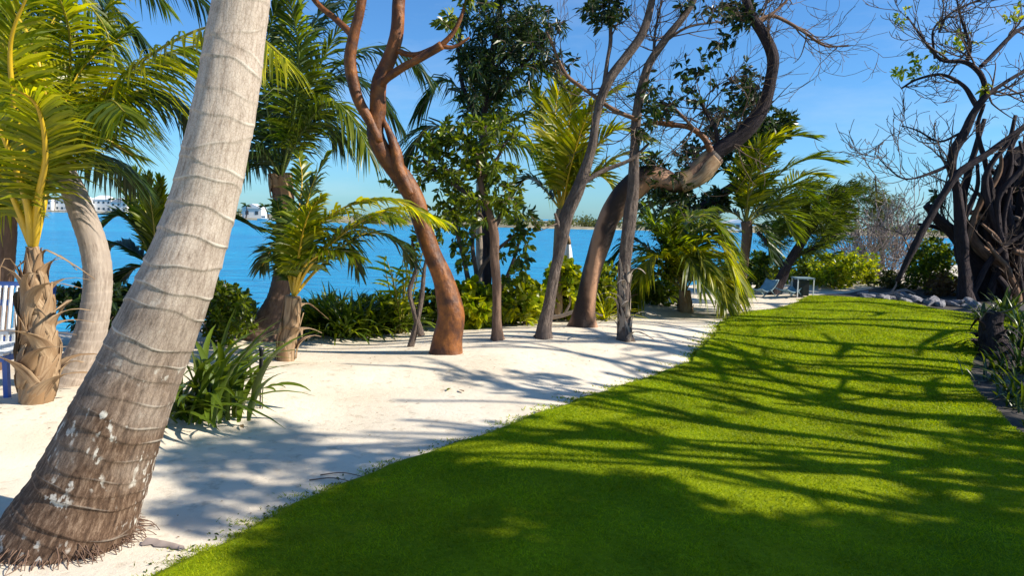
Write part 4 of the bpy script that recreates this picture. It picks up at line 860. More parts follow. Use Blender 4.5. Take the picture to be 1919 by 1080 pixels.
fig = leafy('strangler_fig', 'massive dark fig with tan twisting roots filling the right edge', base, [
    ([(1862, 580), (1850, 540), (1830, 490), (1795, 445), (1760, 412), (1735, 385)], [30, 26, 22, 17, 11, 8], Yf, -.2, 'bark_dark'),
    ([(1906, 572), (1903, 540), (1878, 500), (1845, 475), (1818, 440), (1806, 400)], [9, 10, 13, 13, 10, 6], Yf - .6, .3, 'bark_tan'),
    ([(1930, 540), (1900, 470), (1890, 420), (1882, 370), (1872, 330), (1900, 290), (1940, 265)], [16, 15, 14, 13, 13, 11, 9], Yf - .3, 0, 'bark_dark'),
    ([(1850, 540), (1838, 470), (1832, 410), (1845, 350), (1850, 320)], [12, 10, 8, 7, 4], Yf, 0, 'bark_dark'), ([(1880, 560), (1860, 500), (1815, 450), (1770, 430), (1720, 420)], [10, 9, 8, 6, 3], Yf + .2, 0, 'bark_dark'),
    ([(1920, 560), (1890, 520), (1880, 470), (1860, 420), (1815, 395)], [9, 8, 8, 7, 5], Yf - .4, 0, 'bark_tan'), ([(1945, 560), (1920, 500), (1915, 430), (1925, 350), (1930, 300)], [22, 20, 18, 16, 12], Yf, 0, 'bark_dark'), ([(1800, 575), (1822, 530), (1840, 490)], [5, 6, 7], Yf - .1, 0, 'bark_dark'), ([(1890, 575), (1885, 540), (1870, 520)], [9, 8, 7], Yf - .6, 0, 'bark_dark'),
    ([(1925, 585), (1910, 510), (1895, 440), (1888, 380), (1900, 320), (1930, 270)], [44, 36, 30, 25, 19, 14], Yf + .5, 0, 'bark_dark'),
    ([(1880, 585), (1858, 520), (1840, 460), (1848, 400), (1862, 350)], [34, 30, 24, 16, 8], Yf + .4, 0, 'bark_dark'),
    ([(1900, 470), (1925, 480), (1950, 510)], [7, 8, 9], Yf - .9, 0, 'bark_tan'), ([(1850, 455), (1868, 480), (1886, 500), (1896, 520)], [3, 5, 6, 5], Yf - .8, 0, 'bark_tan'), ([(1840, 420), (1868, 445), (1880, 462)], [3, 5, 4], Yf - .7, 0, 'bark_tan'),
    ([(1842, 420), (1848, 340), (1856, 318), (1880, 345)], [5, 5, 5, 4], Yf, 0, 'bark_dark'), ([(1865, 420), (1900, 350), (1925, 330)], [6, 6, 6], Yf, 0, 'bark_dark'),
    ([(1818, 400), (1860, 385), (1900, 390)], [5, 6, 6], Yf - .3, 0, 'bark_dark'), ([(1830, 360), (1870, 400), (1910, 410)], [4, 5, 5], Yf - .3, 0, 'bark_grey')],
    [(1885, 480, 55, 85, Yf + 1.2, .8, 190), (1900, 350, 30, 70, Yf + 1, .8, 90), (1750, 370, 20, 22, Yf, .3, 7)], 'leaf_dark', 9, .2, .09, 'bark_dark', False, 161, .16, .2,
    sprouts=(34, .9, .03, 2, .5), rough=.12)

rg = np.random.default_rng(167)
for k in range(22):
    x0 = 1800 + 130 * rg.random(); x1 = x0 - 45 + 110 * rg.random(); x2 = x1 - 40 + 110 * rg.random(); y0 = 575 if k < 11 else 500 - 60 * rg.random(); y1 = y0 - 70 - 60 * rg.random(); y2 = y1 - 50 - 60 * rg.random()
    if x2 < 1815: x2 = 1830
    limb('aerial_root' if k < 11 else 'branch', M['bark_dark' if k % 9 else 'bark_tan'], fig, [(x0, y0), (x1, y1), (x2, y2), (x2 + 30 * rg.random() - 8, y2 - 50)], np.array([6, 5.5, 4.5, 2.5]) * (.6 + .8 * rg.random()), Yf - .8 + 1.0 * rg.random(), 0, 24, 8, .12, k)
# ------------------------------------------------------------------ shrubs and hedge plants
def shrub(name, label, base, blobs, leaf, k, L, W, seed, stems=5, bark='twig', hi=True, group=None, droop=.25, twig=.1, up=(0, 0, .6), spread=.8):
    rg = np.random.default_rng(seed); t = thing(name, label, 'shrub', base, group); mbt = MB(); tg = blob([(*q[:6], int(q[6] * 1.7)) for q in blobs], rg)
    ok = tg[:, 2] > hgt(tg[:, 0], tg[:, 1]) + .05; tg = tg[ok]
    nodes = []; 
    ctr = tg.mean(0)
    for q in range(stems):
        e_ = base + (ctr - base) * .8 + rg.normal(size=3) * [.25, .2, .08]; c = cat([base + rg.normal(size=3) * [.08, .08, 0] - [0, 0, .03], (base + e_) / 2 + rg.normal(size=3) * .05, e_], 9)
        tube(mbt, c, np.linspace(.016, .007, 9), 5, cap=False); nodes += list(c[2:])
    d = grow(nodes, [.008] * len(nodes), tg, mbt, rg, .003, .3, 3)
    mbt.build('stems', M[bark], t, kind='stuff')
    mbl = MB(); rosettes(mbl, tg, d + np.array([0, 0, .4]), k, L, W, twig, droop, spread, hi, rg, up); mbl.build('foliage', M[leaf], t, smooth_=False, kind='stuff')
    return t
SH = [
 ('rounded_shrub', 'bright green rounded shrub between the thick leaning trunk and tall dark palm', (425, 650), [(430, 590, 52, 55, 9.3, .6, 110), (410, 545, 30, 25, 9.4, .4, 24)], 'leaf', 9, .10, .045),
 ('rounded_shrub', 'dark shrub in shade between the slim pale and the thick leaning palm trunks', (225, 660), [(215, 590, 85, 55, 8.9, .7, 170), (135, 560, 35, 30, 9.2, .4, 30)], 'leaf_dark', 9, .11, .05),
 ('twiggy_shrub', 'thin twiggy shrub at the water, left of the tall dark palm', (470, 650), [(470, 600, 32, 36, 10.4, .5, 30)], 'leaf_olive', 5, .08, .03),
 ('sea_grape_bush', 'sea grape bush with large light leaves between copper and slim straight trunks', (885, 622), [(885, 572, 60, 48, 11.4, .7, 110)], 'leaf_lime', 8, .15, .11),
 ('sea_grape_bush', 'lime-leaved bush behind the foot of the grey leaning tree', (985, 618), [(972, 565, 56, 50, 11.8, .7, 100)], 'leaf_lime', 8, .14, .10),
 ('sea_grape_bush', 'taller lime-leaved bush between the grey leaning and twisted trees', (1062, 605), [(1062, 540, 38, 60, 12.6, .7, 90)], 'leaf_lime', 8, .15, .10),
 ('rounded_shrub', 'light green leafy shrub behind the strap-leaved row, near the young palm', (610, 612), [(610, 585, 52, 34, 11.0, .5, 60)], 'leaf', 9, .12, .05),
 ('rounded_shrub', 'light green leafy shrub behind the strap-leaved row, beside the cane plant', (700, 612), [(700, 585, 52, 34, 11.2, .5, 60)], 'leaf', 9, .12, .05),
 ('rounded_shrub', 'leafy shrub behind the copper tree foot', (815, 618), [(812, 580, 44, 40, 11.4, .5, 60)], 'leaf', 8, .13, .07),
 ('rounded_shrub', 'low lime shrub between slim straight and grey leaning trunks', (940, 614), [(932, 585, 40, 32, 12.2, .5, 60)], 'leaf_lime', 8, .14, .09),
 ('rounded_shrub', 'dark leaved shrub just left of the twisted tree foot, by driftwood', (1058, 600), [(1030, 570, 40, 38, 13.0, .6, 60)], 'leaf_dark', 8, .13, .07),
 ('rounded_shrub', 'green shrub between the twisted and the shaggy-footed trees', (1135, 598), [(1130, 545, 46, 55, 13.3, .7, 100)], 'leaf_lime', 8, .13, .06),
 ('rounded_shrub', 'broad-leaved shrub under the low wide palm', (1225, 590), [(1225, 545, 55, 40, 15.0, .8, 90)], 'leaf', 8, .16, .09),
 ('rounded_shrub', 'leafy clump behind the slender brown-stemmed far palm', (1425, 552), [(1425, 510, 42, 38, 19.2, 1.0, 80)], 'leaf', 9, .2, .075),
 ('rounded_shrub', 'leafy clump between the low wide palm and slender far palm', (1370, 556), [(1358, 520, 28, 34, 18.8, .8, 44)], 'leaf', 9, .2, .075),
 ('rounded_shrub', 'sunny yellow-green shrub right of the low chairs', (1560, 552), [(1560, 512, 48, 40, 20.5, 1.1, 150)], 'leaf_lime', 9, .17, .07),
 ('rounded_shrub', 'second yellow-green shrub below the bare grey thicket', (1615, 556), [(1612, 510, 42, 44, 22, 1.1, 120)], 'leaf_lime', 9, .16, .065),
 ('rounded_shrub', 'small olive shrub at the foot of the leaning bare limb', (1668, 562), [(1668, 535, 36, 26, 21, .8, 60)], 'leaf_olive', 9, .15, .055),
 ('rounded_shrub', 'tall olive-green shrub left of the massive dark fig', (1745, 566), [(1745, 500, 52, 58, 20.5, 1.1, 170)], 'leaf', 9, .16, .065),
 ('rounded_shrub', 'reddish brown shrub low in front of the dark fig', (1770, 570), [(1768, 540, 34, 28, 19.2, .7, 70)], 'leaf_red', 8, .14, .05),
 ('rounded_shrub', 'green shrub in the shade behind the weeping tree', (1500, 552), [(1500, 505, 40, 45, 21.5, .9, 80)], 'leaf', 9, .18, .07),
]
for i, (nm, lb_, b, bl, lf, k, L, W) in enumerate(SH):
    Ym = bl[0][4]; shrub(nm, lb_, GY(b[0], Ym), bl, lf, k, L, W, 200 + i, hi=i < 12)

def straps(mb, base, n, L, W, rg, lean=(0.25, 1.1), bend=1.2, az=None, spread=.08, seg=7, wind=0.0):
    """arching strap leaves from one crown"""
    for k in range(n):
        a = rg.random() * 6.283 if az is None else az[0] + (az[1] - az[0]) * rg.random()
        el = math.pi / 2 - (lean[0] + (lean[1] - lean[0]) * rg.random()); ll = L * (.6 + .6 * rg.random())
        b = base + np.array([rg.normal() * spread, rg.normal() * spread, 0]); c = arc(b, a, el, ll, bend * (.5 + rg.random()), seg)
        c[:, 0] += wind * np.linspace(0, 1, len(c)) ** 2 * ll
        t = np.linspace(0, 1, len(c)); w_ = W * np.minimum(1, .45 + 2.2 * t) * (1 - t ** 3) + .002
        sd = np.cross(np.gradient(c, axis=0), [0, 0, 1.0]); sd = nrm(sd + rg.normal(size=3) * .01)
        T = nrm(np.gradient(c, axis=0)); nn = np.cross(sd, T)
        v = np.stack([c - sd * w_[:, None] * .5 + nn * w_[:, None] * .16, c, c + sd * w_[:, None] * .5 + nn * w_[:, None] * .16], 1)
        i_ = np.arange(len(c) - 1)[:, None] * 3; j_ = np.arange(2)[None]
        mb.add(v.reshape(-1, 3), np.stack([i_ + j_, i_ + j_ + 1, i_ + 3 + j_ + 1, i_ + 3 + j_], -1).reshape(-1, 4))
# near spider lily: every leaf a part
rg = np.random.default_rng(77)
b0 = G(385, 782); lily = thing('spider_lily', 'clump of long strap leaves against the thick leaning trunk', 'plant', b0)
for k in range(96):
    mb = MB(); straps(mb, b0 + np.array([rg.normal() * .15, rg.normal() * .12, 0]), 1, .86, .062, rg, (.1, 1.0), 1.3, None, .02, 8, .28); mb.build('leaf', M['strap'], lily)
# low strap-leaved hedge along the sand
HG = [(590, 632, 'left end, beside the young palm'), (635, 632, 'second from the young palm'), (685, 630, 'in the middle under the arching fronds'), (730, 628, 'left of the upright cane plant')]
for i, (x, y, lb_) in enumerate(HG):
    b = G(x, y); t = thing('strap_plant', 'dark strap-leaved clump in the sand-edge row, ' + lb_, 'plant', b, 'strap-leaved clumps along the sand edge')
    mb = MB()
    for q in range(5): straps(mb, b + np.array([rg.normal() * .18, .2 + rg.normal() * .2, 0]), 46, .74, .042, rg, (.1, 1.2), 1.3, None, .05, 6)
    mb.build('leaves', M['strap'] if i % 2 else M['palm'], t, kind='stuff')
b = G(752, 624); t = thing('cane_plant', 'upright yellow-green cane plant left of the copper tree', 'plant', b)
for q in range(9):
    e_ = b + np.array([rg.normal() * .14, rg.normal() * .12, .75 + .55 * rg.random()]); mb = MB(); c = cat([b + rg.normal(size=3) * [.06, .06, 0], (b + e_) / 2 + rg.normal(size=3) * .03, e_], 10); tube(mb, c, np.linspace(.014, .007, 10), 6)
    st = mb.build('cane', M['rib'], t); mb = MB()
    for z in np.linspace(.35, 1, 9): leaves(mb, c[int(z * 9)][None], nrm(np.array([[rg.normal(), rg.normal(), .9]])), .36, .045, .3, .2, True, rg)
    mb.build('leaves', M['leaf_lime'], st, origin=org(t), smooth_=False)
b = G(775, 652); t = thing('sapling', 'two thin pale crossing stems just left of the copper tree', 'tree', b); Yb = b[1]
for pth in ([(768, 655), (780, 610), (790, 560), (796, 500), (812, 440)], [(790, 630), (775, 580), (768, 545), (780, 500), (772, 450)]):
    mb = MB(); tube(mb, cat(pts(pth, Yb + .1), 24), np.linspace(.042, .014, 24), 9, lambda th, L: 1 + .1 * np.sin(2 * th + L * 9)); mb.build('stem', M['bark_grey'], t)
mb = MB(); C = blob([(795, 440, 40, 40, Yb + .1, .3, 14), (775, 470, 25, 30, Yb + .1, .2, 8)], rg); rosettes(mb, C, rg.normal(size=(22, 3)) + [0, 0, 1], 7, .12, .05, .1, .3, .8, True, rg); mb.build('crown', M['leaf'], t, smooth_=False, kind='stuff')
for nm, lb_, (x, y), n_, L, W, mt in [
    ('strap_plant', 'yellowing grass-like palm seedling right of the twisted tree foot', (1128, 600), 40, .8, .035, 'palm_yellow'),
    ('yucca', 'spiky grey-green plant at the near end of the rock border', (1885, 600), 60, .75, .05, 'strap'),
    ('yucca', 'spiky plant with pale blades at the right edge below the stump', (1912, 700), 46, .62, .03, 'strap'),
    ('yucca', 'dark spiky plant right of the leaf-stubbed stump', (1902, 668), 40, .6, .045, 'palm_dark'),
    ('yucca', 'low spiky plant at the front corner of the right bed', (1900, 745), 40, .5, .035, 'strap'),
    ('yucca', 'small pale spiky plant left of the stump foot', (1838, 664), 26, .35, .03, 'strap'),
    ('strap_plant', 'dark strap clump between stump and rock border', (1840, 606), 40, .5, .04, 'palm_dark'),
    ('strap_plant', 'green strap clump behind the rock border at the right edge', (1925, 622), 50, .6, .04, 'strap')]:
    b = G(x, y); t = thing(nm, lb_, 'plant', b); mb = MB(); straps(mb, b, n_, L, W, rg, (.1, 1.35), 1.0, None, .08, 6); mb.build('leaves', M[mt], t, kind='stuff')
for k, yb in enumerate((7.0, 7.9, 9.2, 9.9, 11.2, 12.0, 12.9, 13.8)):
    xb = float(xr(yb)) + .15 + .25 * rg.random(); b = np.array([xb, yb, float(hgt(xb, yb))]); t = thing('strap_plant', 'small strap clump edging the right-hand lawn bed ' + ('at its near corner' if k < 2 else 'beside the palm stump' if k < 5 else 'behind the palm stump'), 'plant', b, 'strap clumps edging the right-hand bed'); mb = MB(); straps(mb, b, 34, .34, .028, rg, (.1, 1.4), 1.1, None, .10, 5); mb.build('leaves', M['strap' if k % 2 else 'palm_dark'], t, kind='stuff')
# old palm stump on the right of the lawn
b = G(1858, 668); st = thing('palm_stump', 'short dark palm stump stubbed with old leaf bases beside the lawn', 'stump', b); Yb = b[1]
o, c, rr = palm_trunk(st, [(1862, 675), (1858, 640), (1858, 610), (1868, 585)], [34, 26, 20, 13], M['bark_dark'], Yb, 0, 30, 5, .04, .12, 14)
boots(st, c, rr, M['bark_dark'], rg, 30, .2, .9, 0, .9, .5, .3, .8)
for pth in ([(1868, 592), (1885, 590), (1905, 610)], [(1866, 588), (1895, 580), (1925, 560)], [(1866, 590), (1850, 585), (1838, 600)]):
    mb = MB(); tube(mb, cat(pts(pth, Yb - .05), 10), np.linspace(.016, .006, 10), 6); mb.build('leaf_stalk', M['dry'], st)

# ------------------------------------------------------------------ rocks
def rock_mesh(seed):
    rg = np.random.default_rng(seed); th = np.linspace(0, math.pi, 9); ph = np.linspace(0, 2 * math.pi, 14, endpoint=False)
    v = np.stack([np.outer(np.sin(th), np.cos(ph)), np.outer(np.sin(th), np.sin(ph)), np.outer(np.cos(th), np.ones(14))], -1).reshape(-1, 3)
    for _ in range(9):
        d = nrm(rg.normal(size=3)); h = .55 + .3 * rg.random(); pr = v @ d; v = v - np.outer(np.maximum(0, pr - h), d)
    v = v + .05 * np.sin(v * 5 + rg.random(3) * 6); v *= [1, .8 , .62]
    i = np.arange(8)[:, None] * 14; j = np.arange(14)[None]; k = (j + 1) % 14
    mb = MB(); mb.add(v, np.stack([i + j, i + 14 + j, i + 14 + k, i + k], -1).reshape(-1, 4)); me = mb.mesh('rock', smooth_=False); me.materials.append(M['rock']); return me
RM = [rock_mesh(s) for s in range(6)]; rg = np.random.default_rng(99)
RK = [(1615 + 6.5 * i + rg.normal() * 2, 556 + .11 * 6.5 * i * .9 + rg.normal() * 2.5) for i in range(34)]
for i, (x, y) in enumerate(RK):
    big = i in (20, 25, 28)
    s_ = (.10 + .08 * rg.random()) * (1.25 if big else 1); g = G(x, y)
    o = link('rock', RM[i % 6], None, (g[0], g[1], g[2] + s_ * .25)); o.scale = (s_ * (1.1 + .8 * rg.random()), s_, s_ * (.7 + .5 * rg.random())); o.rotation_euler = (rg.normal() * .3, rg.normal() * .3, rg.random() * 6)
    lb_ = {20: 'large pale boulder nearest the lawn in the rock border', 25: 'large slanting boulder in the rock border before the fig', 28: 'large grey boulder at the near end of the rock border'}.get(i, 'small weathered grey rock in the lawn border ' + ('before the yellow-green shrubs' if x < 1640 else 'before the olive shrub at the leaning limb' if x < 1690 else 'before the tall olive-green shrub' if x < 1760 else 'before the foot of the dark fig' if x < 1815 else 'beside the spiky grey-green plant'))
    tag(o, lb_, 'rock', 'rocks along the far lawn edge')
for i, (x, y, lb_) in enumerate([(1045, 604, 'bleached driftwood branch lying left of the twisted tree foot'), (1660, 560, 'fallen grey log lying along the far lawn edge')]):
    g = G(x, y); c = cat([g + [-.6, .1, .05], g + [0, 0, .10], g + [.4, -.05, .22], g + [.75, .1, .12]], 20); mb = MB(); tube(mb, c, np.linspace(.06, .02, 20), 9, lambda th, L: 1 + .15 * np.sin(3 * th + 8 * L))
    tube(mb, cat([g + [.1, 0, .12], g + [.2, -.05, .35], g + [.15, -.1, .5]], 8), np.linspace(.03, .01, 8), 7)
    tag(mb.build('driftwood', M['twig_pale'], origin=g), lb_, 'driftwood')

# ------------------------------------------------------------------ furniture and small things
b = G(487, 766); gl_ = thing('garden_light', 'black garden light on a thin stake beside the strap-leaved clump', 'garden light', b)
tp = P(490, 652, b[1]); u_ = (tp - b)
mb = MB(); tube(mb, np.array([b - [0, 0, .05], b + u_ * .66]), .006, 8); mb.build('stake', M['black'], gl_)
mb = MB(); tube(mb, np.array([b + u_ * .64, b + u_ * .68, b + u_ * .94, b + u_ * .96, b + u_ * 1.0]), [.010, .017, .017, .023, .021], 14); mb.build('lamp_head', M['black'], gl_)
b = G(488, 762) + np.array([.03, -.04, 0]); t = thing('seedling', 'small seedling with one broad leaf stretched over the sand by the garden light', 'plant', b)
mb = MB(); tube(mb, np.array([b - [0, 0, .02], b + [.0, 0, .12], b + [.01, 0, .18]]), .005, 6); mb.build('stem', M['rib_green'], t)
for a, L in ((.05, .42), (.5, .20), (2.9, .22), (-.4, .15)):
    mb = MB(); c = arc(b + [0, 0, .16], a, .35, L, 1.2, 8); tt = np.linspace(0, 1, 9); w_ = .055 * np.sin(np.pi * np.clip(tt, 0, 1) ** .9) ** .8 * (L / .42) ** .5 * (tt > .25) + .004
    sd = np.array([-math.sin(a), math.cos(a), .25]); v = np.stack([c - sd * w_[:, None] * .5 + [0, 0, .006], c, c + sd * w_[:, None] * .5 + [0, 0, .006]], 1); i_ = np.arange(8)[:, None] * 3; j_ = np.arange(2)[None]
    mb.add(v.reshape(-1, 3), np.stack([i_ + j_, i_ + j_ + 1, i_ + 4 + j_, i_ + 3 + j_], -1).reshape(-1, 4)); mb.build('leaf', M['strap'], t)

# white and blue slatted beach chair at the left edge
b = G(-10, 738); ch = thing('beach_chair', 'white slatted beach chair with blue rails, cut by the left edge', 'chair', b); Yc = b[1]; W_ = .56
z0 = b[2]; bx, by = b[0], b[1]
for s_ in (-1, 1):
    x = bx + s_ * W_ / 2
    mb = MB(); box(mb, (x, by - .25, z0 + .19), (.04, .04, .38)); mb.build('leg', M['blue'], ch, smooth_=False)
    mb = MB(); tube(mb, np.array([[x, by + .28, z0], [x, by + .30, z0 + .38], [x, by + .42, z0 + .92]]), .02, 8); mb.build('back_post', M['blue'], ch)
    mb = MB(); box(mb, (x, by, z0 + .36), (.035, .6, .045)); mb.build('side_rail', M['blue'], ch, smooth_=False)
    mb = MB(); box(mb, (x + s_ * .04, by - .02, z0 + .58), (.09, .62, .025)); mb.build('armrest', M['white'], ch, smooth_=False)
for zz, dy in ((.90, .40), (.74, .375), (.42, .31)):
    mb = MB(); box(mb, (bx, by + dy - .03, z0 + zz), (W_, .03, .05)); mb.build('back_rail', M['blue'], ch, smooth_=False)
for k in range(9):
    x = bx - W_ / 2 + .06 + k * (W_ - .12) / 8; mb = MB(); tube(mb, np.array([[x, by + .265, z0 + .40], [x, by + .355, z0 + .89]]), .018, 6); mb.build('back_slat', M['white'], ch)
for k in range(6):
    mb = MB(); box(mb, (bx, by - .26 + k * .1, z0 + .395), (W_ + .02, .075, .02)); mb.build('seat_slat', M['white'], ch, smooth_=False)
# low sling chairs and a small table beyond the weeping tree
for i, (x, y, lb_, rz) in enumerate([(1428, 556, 'pale blue sling chair left of the weeping tree trunk', .5), (1478, 557, 'pale blue sling chair between the weeping trunk and small table', .35)]):
    b = G(x, y); t = thing('sling_chair', lb_, 'chair', b, 'low chairs at the far end of the sand'); ca, sa = math.cos(rz), math.sin(rz)
    def L2(p): p = np.asarray(p, float) * .66; return np.stack([p[..., 0] * ca - p[..., 1] * sa, p[..., 0] * sa + p[..., 1] * ca, p[..., 2]], -1) + b
    prof = cat([(-.36, 0, .30), (-.1, 0, .2), (.12, 0, .22), (.35, 0, .42), (.48, 0, .62)], 14)
    v = np.stack([L2(prof + [0, -.26, 0]), L2(prof + [0, -.13, -.03]), L2(prof + [0, 0, -.04]), L2(prof + [0, .13, -.03]), L2(prof + [0, .26, 0])], 1); i_ = np.arange(13)[:, None] * 5; j_ = np.arange(4)[None]
    mb = MB(); mb.add(v.reshape(-1, 3), np.stack([i_ + j_, i_ + j_ + 1, i_ + 6 + j_, i_ + 5 + j_], -1).reshape(-1, 4)); o = mb.build('sling', M['paleblue'], t); md = o.modifiers.new('thick', 'SOLIDIFY'); md.thickness = .012
    for s_ in (-.28, .28):
        mb = MB(); tube(mb, L2(prof + [0, s_, 0]), .016, 7); tube(mb, L2(np.array([(-.3, s_, 0), (.05, s_, .21), (.1, s_, .24)])), .015, 7); tube(mb, L2(np.array([(.4, s_, 0), (.15, s_, .22), (.1, s_, .26)])), .015, 7); mb.build('side_frame', M['bluegrey'], t)
b = G(1503, 556); t = thing('side_table', 'dark square side table with thin white legs right of the low chairs', 'table', b)
mb = MB(); box(mb, b + [0, 0, .43], (.40, .40, .03)); mb.build('tabletop', M['bluegrey'], t, smooth_=False)
mb = MB(); box(mb, b + [-.03, .02, .21], (.26, .3, .36)); mb.build('cabinet', M['black'], t, smooth_=False)
for sx in (-.18, .18):
    for sy in (-.18, .18):
        mb = MB(); box(mb, b + [sx, sy, .2075], (.022, .022, .415)); mb.build('leg', M['white'], t, smooth_=False)
# furled white parasol behind the grey leaning tree
b = GY(1063, 13.6); t = thing('parasol', 'white furled parasol on a pole behind the grey leaning tree', 'parasol', b); Yp = b[1]
tp = P(1062, 448, Yp); mb = MB(); tube(mb, np.array([b, [b[0], b[1], tp[2] + .05]]), .02, 8); mb.build('pole', M['wood'], t)
z1, z0_ = tp[2] - .08, P(1062, 530, Yp)[2]; zz = np.linspace(0, 1, 16)
mb = MB(); tube(mb, np.stack([np.full(16, b[0]), np.full(16, b[1]), z0_ + (z1 - z0_) * zz], -1), np.interp(zz, [0, .1, .35, .8, 1], [.05, .085, .10, .06, .03]), 20, lambda th, L: 1 + .14 * np.sin(6 * th + L * 2)); mb.build('canopy', M['white'], t)
mb = MB(); tube(mb, np.array([[b[0], b[1], z1 - .01], [b[0], b[1], z1 + .06], [b[0], b[1], z1 + .14]]), [.05, .035, .008], 10); mb.build('finial', M['dry'], t)

# fallen leaves and twigs on the sand
rg = np.random.default_rng(303)
FL = [((838, 735), 'green leaf lying alone on the open sand'), ((1005, 772), 'fallen leaf near the middle lawn edge'), ((620, 905), 'fallen twig by the dappled shade on the sand'), ((640, 895), 'fallen leaf beside the twig in the dappled shade'), ((870, 738), 'second thin leaf on the open sand'), ((450, 800), 'dry leaf right of the strap-leaved clump')]
for (x, y), lb_ in FL:
    g = G(x, y); mb = MB(); a = rg.random() * 6.28; 
    if 'twig' in lb_: tube(mb, cat([g + [-.14, 0, .012], g + [0, .03, .02], g + [.16, -.02, .012]], 9), np.linspace(.005, .002, 9), 5); nm, m_ = 'fallen_twig', 'twig'
    else: leaves(mb, (g + [0, 0, .014])[None], np.array([[math.cos(a), math.sin(a), .04]]), .11, .035, .05, .2, True, rg, (0, 0, 8)); nm, m_ = 'fallen_leaf', ('leaf' if 'green' in lb_ else 'dry')
    tag(mb.build(nm, M[m_], origin=g), lb_, nm.replace('_', ' '))
mb = MB(); n_ = 9000; x_ = rg.random(n_) * 16 - 7; y_ = 3.2 + rg.random(n_) * 16; sv = shore_s(x_, y_); feet = np.array([G(*q)[:2] for q in ((835, 662), (930, 637), (1018, 634), (1094, 612), (1172, 637), (538, 676), (492, 634), (128, 722), (62, 752), (1284, 585), (775, 652), (385, 782), (128, 1012))])
near_ = np.min(np.hypot(x_[:, None] - feet[None, :, 0], y_[:, None] - feet[None, :, 1]), 1); pr_ = .10 + .9 * np.exp(-((sv - .1) / .8) ** 2) + .8 * np.exp(-(near_ / .35) ** 2); k_ = (x_ < xl(y_) - .05) & (sv < 1.2) & (rg.random(n_) < pr_); x_, y_ = x_[k_], y_[k_]; a = rg.random(len(x_)) * 6.28
leaves(mb, np.stack([x_, y_, hgt(x_, y_) + .006], -1), np.stack([np.cos(a), np.sin(a), .05 + 0 * a], -1), np.minimum(.085, (.014 + .03 * rg.random(len(x_)) ** 2) * np.clip(y_ / 5, 1, 2)), .012, .05, .2, False, rg, (0, 0, 8)); mb.build('litter', M['dry'], kind='stuff', smooth_=False)
# creeping weeds along the sand edge of the lawn
mb = MB(); y_ = 2.8 + rg.random(260) * 3.2; x_ = xl(y_) - np.abs(rg.normal(size=260)) * .07; d = rg.normal(size=(260, 3)); d[:, 2] = np.abs(d[:, 2]) * .6 + .3
leaves(mb, np.stack([x_, y_, hgt(x_, y_)], -1), d, .03, .012, .2, .2, False, rg); mb.build('edge_weeds', M['leaf'], kind='stuff', smooth_=False)

# ------------------------------------------------------------------ far shore
SHP = [(-300, 560), (345, 540), (420, 345), (540, 330), (720, 300), (1000, 285), (1380, 315), (1700, 300), (2200, 260)]
def shY(px): return np.interp(px, [q[0] for q in SHP], [q[1] for q in SHP])
pxs = np.linspace(-300, 2200, 160); v = []
for px in pxs:
    Y = shY(px) + 3 * math.sin(px * .05)
    for k, (dy, z) in enumerate([(0, WATER_Z - .3), (1.5, WATER_Z + .5), (20, WATER_Z + .9), (400, WATER_Z + 2)]):
        q = P(px, 540, Y + dy); v.append([q[0], q[1], z])
i = np.arange(159)[:, None] * 4; j = np.arange(3)[None]
mb = MB(); mb.add(np.array(v), np.stack([i + j, i + 4 + j, i + 5 + j, i + j + 1], -1).reshape(-1, 4)); M['shore'] = plain('shore_bank', (0.26, 0.23, 0.15), .95, var=.4, scale=.2)
mb.build('far_shore', M['shore'], kind='structure')
rg = np.random.default_rng(404)
def treeline(px0, px1, h, n, name, back=8, dens=26):
    mb = MB(); C = []
    for k in range(n):
        px = px0 + (px1 - px0) * rg.random(); Y = shY(px) + back + rg.random() * 25; q = P(px, 540, Y); hh = h * (.6 + .6 * rg.random()) * (.8 + .3 * math.sin(px * .06))
        for _ in range(dens):
            d = nrm(rg.normal(size=3)) * rg.random() ** .4; C.append([q[0] + d[0] * hh * .7, q[1] + d[1] * hh * .6, WATER_Z + .8 + hh * .5 + d[2] * hh * .5])
    C = np.array(C); leaves(mb, C, rg.normal(size=C.shape), .9 + .6 * rg.random(len(C)), .7, .1, .2, False, rg); return mb.build(name, M['far_leaf'], kind='stuff', smooth_=False)
treeline(560, 1120, 5.2, 170, 'distant_treeline'); treeline(1120, 2200, 5.6, 260, 'distant_treeline'); treeline(-300, 560, 5.0, 70, 'distant_treeline', 40, 20)
